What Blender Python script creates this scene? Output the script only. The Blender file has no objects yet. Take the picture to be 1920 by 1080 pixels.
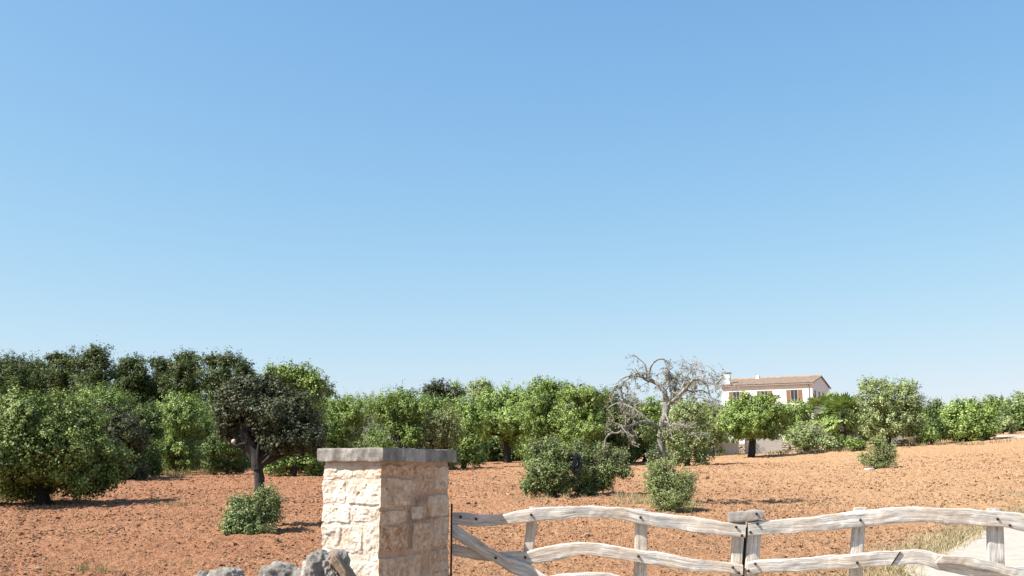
import bpy, math, random
import numpy as np
from mathutils import Vector

# ------------------------------------------------------------------ camera, sky, sun, exposure
sc = bpy.context.scene
EYE = 1.55
F_PX = 1870.0
PITCH = math.atan(335.0 / F_PX)
cd = bpy.data.cameras.new("camera"); cam = bpy.data.objects.new("camera", cd)
sc.collection.objects.link(cam); sc.camera = cam
cam.location = (0, 0, EYE); cam.rotation_euler = (math.radians(90) + PITCH, 0, 0)
cd.sensor_width = 36.0; cd.lens = 36.0 * F_PX / 1920.0; cd.clip_start = 0.05; cd.clip_end = 6000

SUN_EL = math.radians(48.0)
TRAVEL = math.radians(20.0)            # light travels towards +x, turned 20 deg towards +y
w = bpy.data.worlds.new("World"); sc.world = w; w.use_nodes = True
nt = w.node_tree; nt.nodes.clear()
sky = nt.nodes.new("ShaderNodeTexSky"); sky.sky_type = 'NISHITA'; sky.sun_disc = False
sky.sun_elevation = SUN_EL
to_sun = Vector((-math.cos(TRAVEL) * math.cos(SUN_EL), -math.sin(TRAVEL) * math.cos(SUN_EL), math.sin(SUN_EL)))
sky.sun_rotation = math.atan2(to_sun.x, to_sun.y)
sky.altitude = 0; sky.air_density = 1.0; sky.dust_density = 0.6; sky.ozone_density = 1.6
bg = nt.nodes.new("ShaderNodeBackground"); bg.inputs[1].default_value = 0.09
ow = nt.nodes.new("ShaderNodeOutputWorld")
sep = nt.nodes.new("ShaderNodeSeparateColor"); comb = nt.nodes.new("ShaderNodeCombineColor")
nt.links.new(sky.outputs[0], sep.inputs[0])
SKY_K = 0.19
for k_, (a_, g_) in enumerate(((1.98, 0.5), (1.03, 1.5), (1.005, 2.3))):     # clear summer sky: c (1 - exp(-k x)) softens the step from zenith to horizon
    m1 = nt.nodes.new("ShaderNodeMath"); m1.operation = 'MULTIPLY'; m1.inputs[1].default_value = -g_ * SKY_K; nt.links.new(sep.outputs[k_], m1.inputs[0])
    m2 = nt.nodes.new("ShaderNodeMath"); m2.operation = 'EXPONENT'; nt.links.new(m1.outputs[0], m2.inputs[0])
    m3 = nt.nodes.new("ShaderNodeMath"); m3.operation = 'MULTIPLY_ADD'; m3.inputs[1].default_value = -a_ / SKY_K; m3.inputs[2].default_value = a_ / SKY_K
    nt.links.new(m2.outputs[0], m3.inputs[0]); nt.links.new(m3.outputs[0], comb.inputs[k_])
nt.links.new(comb.outputs[0], bg.inputs[0]); nt.links.new(bg.outputs[0], ow.inputs[0])
ld = bpy.data.lights.new("sun", 'SUN'); ld.energy = 5.0; ld.angle = math.radians(0.5); ld.color = (1.0, 0.955, 0.88)
lo = bpy.data.objects.new("sun", ld); sc.collection.objects.link(lo)
lo.rotation_euler = to_sun.to_track_quat('Z', 'Y').to_euler()
sc.view_settings.view_transform = 'Standard'; sc.view_settings.look = 'None'
sc.view_settings.gamma = 1.0; sc.view_settings.exposure = 1.08
sc.cycles.max_bounces = 6; sc.cycles.transparent_max_bounces = 4

# ------------------------------------------------------------------ maths helpers
rng = np.random.default_rng(7)
def smooth(t): return t * t * (3 - 2 * t)
def hash3(ix, iy, iz, seed):
    h = (ix.astype(np.int64) * 374761393 + iy.astype(np.int64) * 668265263 + iz.astype(np.int64) * 2147483647 + seed * 1274126177) & 0xFFFFFFFF
    h = ((h ^ (h >> 13)) * 1274126177) & 0xFFFFFFFF
    h = ((h ^ (h >> 16)) * 2246822519) & 0xFFFFFFFF
    return ((h ^ (h >> 15)) & 0xFFFFFF) / float(0xFFFFFF)
def noise2(x, y, s, seed=0):
    x = np.asarray(x, float) / s; y = np.asarray(y, float) / s
    ix = np.floor(x); iy = np.floor(y); fx = smooth(x - ix); fy = smooth(y - iy)
    ix = ix.astype(np.int64); iy = iy.astype(np.int64); z = np.zeros_like(ix)
    a = hash3(ix, iy, z, seed); b = hash3(ix + 1, iy, z, seed); c = hash3(ix, iy + 1, z, seed); d = hash3(ix + 1, iy + 1, z, seed)
    return (a * (1 - fx) + b * fx) * (1 - fy) + (c * (1 - fx) + d * fx) * fy - 0.5
def noise3(P, s, seed=0):
    Q = P / s; I = np.floor(Q); f = smooth(Q - I); I = I.astype(np.int64); out = 0
    for dx in (0, 1):
        for dy in (0, 1):
            for dz in (0, 1):
                wgt = (f[:, 0] if dx else 1 - f[:, 0]) * (f[:, 1] if dy else 1 - f[:, 1]) * (f[:, 2] if dz else 1 - f[:, 2])
                out = out + wgt * hash3(I[:, 0] + dx, I[:, 1] + dy, I[:, 2] + dz, seed)
    return out - 0.5

def ramp_s(y):
    y = np.asarray(y, float)
    d = np.clip(y - 11.0, 0, None)
    s = d * d / (2 * 6.0); s = np.where(d > 6.0, d - 3.0, s) / 46.0        # soft start, then straight to 1 at y = 60
    s = np.where(y > 60, 1.0 + (np.minimum(y, 120) - 60) * 0.008, s)
    return s
def terrain(x, y):
    x = np.asarray(x, float); y = np.asarray(y, float)
    xc = np.clip(x, -70, 45)
    A = np.where(xc > 0, 1.7 + 0.02 * xc + 0.0009 * xc * xc, 1.7 + 0.02 * xc)
    z = A * ramp_s(y)
    z = z - np.clip(y - 150, 0, None) * 0.02
    return z + noise2(x, y, 9.0, 5) * 0.10 * np.clip((y - 14) / 20, 0, 1)
def th(x, y): return float(terrain(x, y))
cp, sp = math.cos(PITCH), math.sin(PITCH)
def ray(px, py):
    u = 540 - py
    d = (px - 960.0, F_PX * cp - u * sp, F_PX * sp + u * cp)
    return d[0] / d[1], d[2] / d[1]                  # x and z per metre of distance
def W(px, py, D):
    a, b = ray(px, py); return np.array([a * D, D, EYE + b * D])
def ground(px, py):
    a, b = ray(px, py)
    ys = np.arange(9.0, 150.0, 0.05)
    hit = np.nonzero(EYE + b * ys <= terrain(a * ys, ys))[0]
    D = ys[hit[0]] if len(hit) else 70.0
    return np.array([a * D, D, th(a * D, D)])

# ------------------------------------------------------------------ object helpers
COL = sc.collection
class MB:
    def __init__(s): s.v = []; s.f = {3: [], 4: []}; s.n = 0; s.a = []
    def add(s, V, Fc, attr=None):
        V = np.asarray(V, float); Fc = np.asarray(Fc, int)
        s.v.append(V); s.f[Fc.shape[1]].append(Fc + s.n); s.n += len(V)
        s.a.append(np.zeros((len(V), 3)) if attr is None else np.broadcast_to(np.asarray(attr, float), (len(V), 3)))
    def box(s, c, h, rz=0.0, attr=None):
        c = np.asarray(c, float); h = np.asarray(h, float)
        k = np.array([[x, y, z] for x in (-1, 1) for y in (-1, 1) for z in (-1, 1)], float) * h
        ca, sa = math.cos(rz), math.sin(rz)
        k = np.stack([k[:, 0] * ca - k[:, 1] * sa, k[:, 0] * sa + k[:, 1] * ca, k[:, 2]], 1) + c
        s.add(k, [[0, 1, 3, 2], [4, 6, 7, 5], [0, 4, 5, 1], [2, 3, 7, 6], [0, 2, 6, 4], [1, 5, 7, 3]], attr)
    def build(s, name, mat, parent=None, origin=(0, 0, 0), smooth_sh=False, mats=None):
        V = np.concatenate(s.v) - np.asarray(origin, float)
        me = bpy.data.meshes.new(name)
        q = np.concatenate(s.f[4]) if s.f[4] else np.zeros((0, 4), int)
        t = np.concatenate(s.f[3]) if s.f[3] else np.zeros((0, 3), int)
        me.vertices.add(len(V)); me.vertices.foreach_set("co", V.astype(np.float32).ravel())
        nl = q.size + t.size; me.loops.add(nl)
        me.loops.foreach_set("vertex_index", np.concatenate([q.ravel(), t.ravel()]).astype(np.int32))
        me.polygons.add(len(q) + len(t))
        st = np.concatenate([np.arange(len(q)) * 4, q.size + np.arange(len(t)) * 3]).astype(np.int32)
        me.polygons.foreach_set("loop_start", st)
        me.polygons.foreach_set("use_smooth", np.full(len(q) + len(t), smooth_sh))
        me.update(calc_edges=True)
        at = me.attributes.new("info", 'FLOAT_VECTOR', 'POINT')
        at.data.foreach_set("vector", np.concatenate(s.a).astype(np.float32).ravel())
        me.materials.append(mat)
        o = bpy.data.objects.new(name, me); COL.objects.link(o)
        if parent is not None: o.parent = parent
        else: o.location = Vector([float(c) for c in origin])
        return o
def tag(o, label=None, cat=None, group=None, kind=None):
    if label: o['label'] = label
    if cat: o['category'] = cat
    if group: o['group'] = group
    if kind: o['kind'] = kind
    return o
def empty(name, loc, rz=0.0):
    o = bpy.data.objects.new(name, None); COL.objects.link(o)
    o.location = Vector([float(c) for c in loc]); o.rotation_euler = (0, 0, rz); o.empty_display_size = 0.2
    return o
def tube(mb, pts, rad, k=7, attr=None, rough=0.0, seed=0, cap=True):
    P = np.asarray(pts, float); n = len(P); R = np.broadcast_to(np.asarray(rad, float), (n,)).copy()
    T = np.gradient(P, axis=0); T /= np.linalg.norm(T, axis=1)[:, None] + 1e-9
    ref = np.array([0.31, 0.87, 0.2]); V = []
    for i in range(n):
        u = np.cross(T[i], ref); u /= np.linalg.norm(u) + 1e-9; v = np.cross(T[i], u)
        a = np.arange(k) * 2 * math.pi / k
        V.append(P[i] + R[i] * (np.cos(a)[:, None] * u + np.sin(a)[:, None] * v))
    V = np.concatenate(V)
    if rough: 
        C = np.repeat(P, k, axis=0); V = C + (V - C) * (1 + rough * 2 * noise3(V, max(R.max() * 0.7, 0.02), seed))[:, None]
    i, j = np.meshgrid(np.arange(n - 1), np.arange(k), indexing='ij'); i = i.ravel(); j = j.ravel(); j2 = (j + 1) % k
    Fq = np.stack([i * k + j, i * k + j2, (i + 1) * k + j2, (i + 1) * k + j], 1)
    mb.add(V, Fq, attr)
    if cap and k >= 5:
        mb.add(np.concatenate([V[-k:], P[-1:]]), np.array([[a, (a + 1) % k, k] for a in range(k)]), attr)
def curve(pts, n):
    P = np.asarray(pts, float)
    if len(P) < 3:
        t = np.linspace(0, 1, n)[:, None]; return P[0] * (1 - t) + P[-1] * t
    Q = np.concatenate([[2 * P[0] - P[1]], P, [2 * P[-1] - P[-2]]]); out = []
    for t in np.linspace(0, len(P) - 1 - 1e-6, n):
        i = int(t); f = t - i; a, b, c, d = Q[i:i + 4]
        out.append(0.5 * (2 * b + (c - a) * f + (2 * a - 5 * b + 4 * c - d) * f * f + (3 * b - a - 3 * c + d) * f ** 3))
    return np.array(out)
_ico = {}
def ico(sub):
    if sub in _ico: return _ico[sub]
    import bmesh
    b = bmesh.new(); bmesh.ops.create_icosphere(b, subdivisions=sub, radius=1.0)
    V = np.array([v.co[:] for v in b.verts]); Fc = np.array([[v.index for v in f.verts] for f in b.faces]); b.free()
    _ico[sub] = (V, Fc); return V, Fc
def rot_z(V, a):
    c, s = math.cos(a), math.sin(a); return np.stack([V[:, 0] * c - V[:, 1] * s, V[:, 0] * s + V[:, 1] * c, V[:, 2]], 1)
def rock(mb, c, r, seed, sub=3, boxy=0.35, rough=0.25, rz=0.0, attr=None):
    V, Fc = ico(sub)
    if boxy:
        m = np.abs(V).max(1)[:, None]; V = V * (1 - boxy) + V / m * 0.8 * boxy
    off = seed * 3.17
    d = 1 + rough * (1.2 * noise3(V + off, 0.9, seed) + 0.7 * noise3(V + off, 0.4, seed + 1) + (0.45 * noise3(V + off, 0.17, seed + 2) + 0.22 * noise3(V + off, 0.07, seed + 3) if sub > 3 else 0))
    if sub > 3: d -= rough * 0.9 * np.clip(noise3(V + off, 0.28, seed + 5) - 0.12, 0, 1)
    V = rot_z(V * d[:, None] * np.asarray(r), rz) + np.asarray(c)
    mb.add(V, Fc, attr)

# ------------------------------------------------------------------ materials
def new_mat(name):
    m = bpy.data.materials.new(name); m.use_nodes = True
    return m, m.node_tree, m.node_tree.nodes["Principled BSDF"], m.node_tree.nodes["Material Output"]
def nd(t, typ, **kw):
    n = t.nodes.new(typ)
    for k, v in kw.items(): setattr(n, k, v)
    return n
def ramp(t, src, stops):
    r = nd(t, "ShaderNodeValToRGB"); e = r.color_ramp.elements
    while len(e) < len(stops): e.new(0.5)
    for el, (p, c) in zip(e, stops): el.position = p; el.color = (*c, 1) if len(c) == 3 else c
    t.links.new(src, r.inputs[0]); return r.outputs[0]
def noise_n(t, vec, scale, detail=4, rough=0.55):
    n = nd(t, "ShaderNodeTexNoise"); n.inputs["Scale"].default_value = scale
    n.inputs["Detail"].default_value = detail; n.inputs["Roughness"].default_value = rough
    if vec is not None: t.links.new(vec, n.inputs["Vector"])
    return n.outputs["Fac"]
def mixc(t, fac, a, b, mode='MIX'):
    m = nd(t, "ShaderNodeMix", data_type='RGBA', blend_type=mode)
    for s, v in ((0, fac), (6, a), (7, b)):
        if isinstance(v, (int, float)): m.inputs[s].default_value = v
        elif isinstance(v, tuple): m.inputs[s].default_value = (*v, 1)
        else: t.links.new(v, m.inputs[s])
    return m.outputs[2]
def mth(t, op, a, b=0.0):
    m = nd(t, "ShaderNodeMath", operation=op)
    for s, v in ((0, a), (1, b)):
        if isinstance(v, (int, float)): m.inputs[s].default_value = v
        else: t.links.new(v, m.inputs[s])
    return m.outputs[0]
def bump(t, p, h, strength, dist):
    b = nd(t, "ShaderNodeBump"); b.inputs["Strength"].default_value = strength; b.inputs["Distance"].default_value = dist
    t.links.new(h, b.inputs["Height"]); t.links.new(b.outputs[0], p.inputs["Normal"]); return b
def geo_pos(t): return nd(t, "ShaderNodeNewGeometry").outputs["Position"]

def soil_mat():
    m, t, p, o = new_mat("soil"); P = geo_pos(t)
    sx = nd(t, "ShaderNodeSeparateXYZ"); t.links.new(P, sx.inputs[0])
    big = noise_n(t, P, 0.12, 3); mid = noise_n(t, P, 1.3, 5, 0.6); fine = noise_n(t, P, 17.0, 5, 0.7); vf = noise_n(t, P, 60, 3, 0.6)
    red = ramp(t, fine, [(0.25, (0.29, 0.112, 0.052)), (0.5, (0.54, 0.25, 0.128)), (0.72, (0.78, 0.47, 0.29))])
    tan = ramp(t, fine, [(0.25, (0.46, 0.235, 0.112)), (0.5, (0.73, 0.43, 0.225)), (0.72, (0.95, 0.67, 0.41))])
    # paler soil towards the right, partly haze glare put into the colour
    a = mth(t, 'MULTIPLY_ADD', sx.outputs[0], 0.045); a.node.inputs[2].default_value = 0.36
    a = mth(t, 'ADD', a, mth(t, 'MULTIPLY', mth(t, 'SUBTRACT', big, 0.5), 1.4))
    a.node.use_clamp = True
    c = mixc(t, a, red, tan)
    c = mixc(t, ramp(t, mid, [(0.55, (0, 0, 0)), (0.75, (0.45, 0.45, 0.45))]), c, (0.30, 0.13, 0.07))
    c = mixc(t, ramp(t, vf, [(0.66, (0, 0, 0)), (0.72, (0.6, 0.6, 0.6))]), c, (0.70, 0.56, 0.42))
    info = nd(t, "ShaderNodeAttribute", attribute_name="info"); si = nd(t, "ShaderNodeSeparateXYZ"); t.links.new(info.outputs["Vector"], si.inputs[0])
    c = mixc(t, si.outputs[0], c, mixc(t, fine, (0.52, 0.30, 0.17), (0.78, 0.56, 0.38)))       # pale clods
    verge = mixc(t, fine, (0.36, 0.27, 0.14), (0.60, 0.48, 0.30))
    c = mixc(t, si.outputs[1], c, verge)
    t.links.new(c, p.inputs["Base Color"]); p.inputs["Roughness"].default_value = 0.95; p.inputs["Specular IOR Level"].default_value = 0.15
    h = mth(t, 'ADD', mth(t, 'MULTIPLY', fine, 1.0), mth(t, 'MULTIPLY', noise_n(t, P, 5.5, 6, 0.72), 1.6))
    bump(t, p, h, 1.0, 0.075)
    return m
M_SOIL = soil_mat()

def leaf_mat(name, dark, mid, light, trans=0.10, rough=0.5):
    m, t, p, o = new_mat(name)
    info = nd(t, "ShaderNodeAttribute", attribute_name="info"); s = nd(t, "ShaderNodeSeparateXYZ"); t.links.new(info.outputs["Vector"], s.inputs[0])
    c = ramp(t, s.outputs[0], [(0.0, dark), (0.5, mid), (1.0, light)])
    t.links.new(c, p.inputs["Base Color"]); p.inputs["Roughness"].default_value = rough; p.inputs["Specular IOR Level"].default_value = 0.22
    tr = nd(t, "ShaderNodeBsdfTranslucent"); t.links.new(mixc(t, 0.5, c, (0.5, 0.7, 0.1), 'OVERLAY'), tr.inputs[0])
    mx = nd(t, "ShaderNodeMixShader"); mx.inputs[0].default_value = trans
    t.links.new(p.outputs[0], mx.inputs[1]); t.links.new(tr.outputs[0], mx.inputs[2]); t.links.new(mx.outputs[0], o.inputs[0])
    return m
LEAF = {
    'carob':  leaf_mat("carob_leaf", (0.062, 0.114, 0.021), (0.255, 0.365, 0.072), (0.535, 0.676, 0.211)),
    'leafy':  leaf_mat("leafy_leaf", (0.028, 0.060, 0.013), (0.205, 0.284, 0.057), (0.536, 0.625, 0.196)),
    'fresh':  leaf_mat("fresh_leaf", (0.078, 0.153, 0.026), (0.332, 0.464, 0.094), (0.623, 0.778, 0.279)),
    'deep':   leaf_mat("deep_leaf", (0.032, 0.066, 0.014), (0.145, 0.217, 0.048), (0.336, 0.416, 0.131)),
    'pine':   leaf_mat("pine_needle", (0.034, 0.057, 0.014), (0.111, 0.150, 0.038), (0.215, 0.253, 0.080), 0.12, 0.6),
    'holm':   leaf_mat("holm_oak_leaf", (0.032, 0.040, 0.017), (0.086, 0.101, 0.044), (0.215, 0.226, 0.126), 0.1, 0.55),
            'olive':  leaf_mat("olive_leaf", (0.125, 0.178, 0.058), (0.385, 0.469, 0.175), (0.746, 0.843, 0.421), 0.15),
    'mastic': leaf_mat("mastic_leaf", (0.053, 0.092, 0.025), (0.242, 0.319, 0.101), (0.540, 0.615, 0.283), 0.15),
            'sage':   leaf_mat("sage_leaf", (0.225, 0.279, 0.099), (0.391, 0.471, 0.175), (0.631, 0.678, 0.325), 0.2),
    'tan':    leaf_mat("dry_leaf", (0.194, 0.226, 0.080), (0.344, 0.375, 0.145), (0.549, 0.556, 0.276), 0.15),
    'lichen': leaf_mat("lichen", (0.150, 0.145, 0.077), (0.320, 0.310, 0.173), (0.583, 0.570, 0.365), 0.1, 0.8),
    'straw':  leaf_mat("straw", (0.34, 0.26, 0.14), (0.60, 0.48, 0.28), (0.90, 0.76, 0.50), 0.2, 0.7),
    'weed':   leaf_mat("weed", (0.14, 0.13, 0.06), (0.32, 0.28, 0.13), (0.60, 0.48, 0.28), 0.2, 0.6),
    'palm':   leaf_mat("palm_leaf", (0.14, 0.22, 0.06), (0.34, 0.46, 0.13), (0.60, 0.68, 0.28), 0.15, 0.45),
}
def bark_mat(name, a, b):
    m, t, p, o = new_mat(name); P = geo_pos(t)
    mp = nd(t, "ShaderNodeMapping"); mp.inputs["Scale"].default_value = (1, 1, 0.3); t.links.new(P, mp.inputs[0])
    n = noise_n(t, mp.outputs[0], 24, 6, 0.7)
    t.links.new(ramp(t, n, [(0.3, a), (0.7, b)]), p.inputs["Base Color"]); p.inputs["Roughness"].default_value = 0.9
    bump(t, p, n, 0.9, 0.03); return m
BARK = bark_mat("bark", (0.018, 0.014, 0.012), (0.065, 0.052, 0.042))
TWIG = bark_mat("twig_bark", (0.07, 0.055, 0.04), (0.30, 0.25, 0.19))
BARK_DARK = bark_mat("dark_bark", (0.022, 0.020, 0.018), (0.085, 0.076, 0.068))
BARK_GREY = bark_mat("grey_bark", (0.055, 0.05, 0.045), (0.27, 0.25, 0.22))
DEADWOOD = bark_mat("dead_wood", (0.24, 0.22, 0.19), (0.70, 0.66, 0.58))
def plain(name, col, rough=0.8, var=0.25, scale=8.0, metal=0.0, bmp=0.3, bd=0.01):
    m, t, p, o = new_mat(name); n = noise_n(t, geo_pos(t), scale, 6, 0.65)
    lo_ = tuple(c * (1 - var) for c in col); hi = tuple(min(c * (1 + var), 1) for c in col)
    t.links.new(ramp(t, n, [(0.3, lo_), (0.7, hi)]), p.inputs["Base Color"]); p.inputs["Roughness"].default_value = rough
    p.inputs["Metallic"].default_value = metal
    if bmp: bump(t, p, n, bmp, bd)
    return m

# ------------------------------------------------------------------ the ground
ROAD_PX = [(1700, 1079), (1780, 1036), (1858, 994), (1935, 962), (2020, 935)]
ROAD_EDGE = np.array([[5.2, 9.0]] + [list(ground(a, b)[:2]) for a, b in ROAD_PX])
def road_left(y): return np.interp(y, ROAD_EDGE[:, 1], ROAD_EDGE[:, 0])
def road_dist(x, y):          # signed distance to the left edge of the track (positive on the track)
    return x - road_left(y) if np.ndim(x) == 0 else np.where(y < ROAD_EDGE[-1, 1] + 3, x - road_left(y), -5.0)
def soil_relief(x, y):
    r = np.hypot(x, y)
    k = np.clip((y - 9.0) / 3.0, 0, 1) * np.clip(1.6 - r / 90.0, 0, 1) * np.clip(-road_dist(x, y) / 0.6, 0, 1)
    far = np.clip((78 - y) / 6, 0, 1)
    a = math.radians(24)
    fu = (-x * math.sin(a) + y * math.cos(a)) + 0.5 * noise2(x, y, 4.0, 3)
    fur = np.sin(fu * 2 * math.pi / 0.9) * 0.028
    h = 0.05 * noise2(x, y, 1.1, 1) + 0.06 * noise2(x, y, 0.37, 2) + 0.055 * noise2(x, y, 0.15, 4) + 0.05 * np.abs(noise2(x, y, 0.075, 6)) + fur
    return h * k * far
def make_ground():
    rad = [0.0, 3.0, 6.0, 8.0, 9.5, 11.0]; r = 12.0
    while r < 46: rad.append(r); r *= 1.0030
    while r < 100: rad.append(r); r *= 1.009
    while r < 3200: rad.append(r); r *= 1.18
    rad = np.array(rad)
    a0 = np.arange(-33, 33.01, 0.115)
    ang = np.concatenate([a0, np.arange(37, 327, 4.0)])
    ang = np.radians(ang); n = len(ang)
    Rr, A = np.meshgrid(rad[1:], ang, indexing='ij')
    X = Rr * np.sin(A); Y = Rr * np.cos(A)
    Z = terrain(X, Y) + soil_relief(X, Y)
    ver = np.clip(1 - np.abs(road_dist(X, Y) + 0.3 + 1.1 * noise2(X, Y, 1.3, 9)) / 1.3, 0, 1) * (Y < ROAD_EDGE[-1, 1] + 3) * (X > 0)
    V = np.concatenate([[[0, 0, 0]], np.stack([X.ravel(), Y.ravel(), Z.ravel()], 1)])
    at = np.concatenate([[[0, 0, 0]], np.stack([0 * X.ravel(), ver.ravel(), 0 * X.ravel()], 1)])
    m = len(rad) - 1
    i, j = np.meshgrid(np.arange(m - 1), np.arange(n), indexing='ij'); i = i.ravel(); j = j.ravel(); j2 = (j + 1) % n
    Q = 1 + np.stack([i * n + j, (i + 1) * n + j, (i + 1) * n + j2, i * n + j2], 1)[:, ::-1]
    jj = np.arange(n); T = np.stack([np.zeros(n, int), 1 + (jj + 1) % n, 1 + jj], 1)
    mb = MB(); mb.add(V, Q, at); mb.f[3].append(T)
    o = mb.build("ground", M_SOIL); tag(o, kind='structure'); return o
make_ground()

def make_clods():
    mb = MB(); base = []
    V0, F0 = ico(1)
    for k in range(10):
        r = np.random.default_rng(k); base.append(V0 * (1 + r.uniform(-0.38, 0.3, len(V0)))[:, None])
    N = 130000
    u = rng.random(N); y = 12.5 * (52 / 12.5) ** (u ** 1.05); x = (rng.random(N) * 2 - 1) * 0.60 * y
    keep = (road_dist(x, y) < -0.25); x = x[keep]; y = y[keep]; N = len(x)
    dens = noise2(x, y, 2.0, 12) + 0.7 * noise2(x, y, 0.6, 13); k2 = rng.random(N) < 0.5 + dens; x = x[k2]; y = y[k2]; N = len(x)
    s = 0.010 + 0.015 * rng.random(N) ** 1.5 + (rng.random(N) < 0.04) * rng.random(N) * 0.03
    s *= np.clip(y / 18, 0.9, 1.8)
    z = terrain(x, y) + soil_relief(x, y) + s * 0.2
    kind = rng.integers(0, 10, N); az = rng.random(N) * 6.28
    for k in range(10):
        q = np.nonzero(kind == k)[0]; B = base[k]
        ca, sa = np.cos(az[q])[:, None], np.sin(az[q])[:, None]; st = rng.uniform(0.7, 1.5, (len(q), 3)); st[:, 2] *= 0.75
        L = B[None] * st[:, None, :]
        V = np.stack([L[..., 0] * ca - L[..., 1] * sa, L[..., 0] * sa + L[..., 1] * ca, L[..., 2]], 2) * s[q][:, None, None]
        V += np.stack([x[q], y[q], z[q]], 1)[:, None, :]
        Fq = F0[None] + (np.arange(len(q)) * len(B))[:, None, None]
        tone = rng.random(len(q)) ** 2.2 * 0.9
        at = np.zeros((len(q), len(B), 3)); at[..., 0] = tone[:, None]
        mb.add(V.reshape(-1, 3), Fq.reshape(-1, 3), at.reshape(-1, 3))
    o = mb.build("soil_clods", M_SOIL)
    tag(o, "loose clods and pebbles of tilled red soil scattered over the field", "soil clods", kind='stuff')
make_clods()

def ribbon(name, left, right, mat, lift, nu=14, ns=160):
    L = curve(left, ns); R = curve(right, ns); t = np.linspace(0, 1, nu)[None, :, None]
    P = L[:, None, :2] * (1 - t) + R[:, None, :2] * t
    Z = terrain(P[..., 0], P[..., 1]) + lift
    V = np.stack([P[..., 0].ravel(), P[..., 1].ravel(), Z.ravel()], 1)
    i, j = np.meshgrid(np.arange(ns - 1), np.arange(nu - 1), indexing='ij'); i = i.ravel(); j = j.ravel()
    Q = np.stack([i * nu + j, i * nu + j + 1, (i + 1) * nu + j + 1, (i + 1) * nu + j], 1)
    mb = MB(); mb.add(V, Q); return mb.build(name, mat)
M_ROAD = plain("pale_track", (0.60, 0.52, 0.435), 0.95, 0.16, 5.0, bmp=0.7, bd=0.02)
el = np.concatenate([[[-1.0, -8.0, 0], [-0.3, 2.0, 0], [0.2, 6.5, 0]], np.c_[ROAD_EDGE, np.zeros(len(ROAD_EDGE))]])
er = el + np.array([5.2, -0.6, 0]); er[0] = [5.5, -8, 0]; er[1] = [5.5, 2, 0]; er[2] = [6.2, 6.0, 0]
tag(ribbon("track", el, er, M_ROAD, 0.035), kind='structure')
fg = [ground(1866, 821), ground(1890, 822), ground(1960, 828)]
fl = [g.copy() for g in fg]; fr = [ground(1868, 818), ground(1892, 817.5), ground(1960, 819)]
tag(ribbon("far_track", fl, fr, M_ROAD, 0.05, nu=4, ns=12), kind='structure')

# ------------------------------------------------------------------ leaves, blades, twigs
def leaf_cloud(mb, C, out, size, aspect, rnd, tone, up=0.35, jit=0.9):
    """one diamond-shaped leaf per centre"""
    n = len(C); Nn = out * 1.0 + rnd.normal(0, jit * 0.45, (n, 3)); Nn[:, 2] += up
    Nn /= np.linalg.norm(Nn, axis=1)[:, None] + 1e-9
    T = np.cross(Nn, rnd.normal(0, 1, (n, 3))); T /= np.linalg.norm(T, axis=1)[:, None] + 1e-9
    B = np.cross(Nn, T); s = (size * rnd.uniform(0.5, 1.45, n))[:, None]
    aspect = min(aspect * 1.3, .8)
    V = np.stack([C - T * s * 0.5, C + B * s * 0.5 * aspect, C + T * s * 0.5 + Nn * s * 0.08, C - B * s * 0.5 * aspect], 1).reshape(-1, 3)
    at = np.zeros((n, 4, 3)); at[..., 0] = tone[:, None]
    mb.add(V, np.arange(n * 4).reshape(-1, 4), at.reshape(-1, 3))
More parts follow.
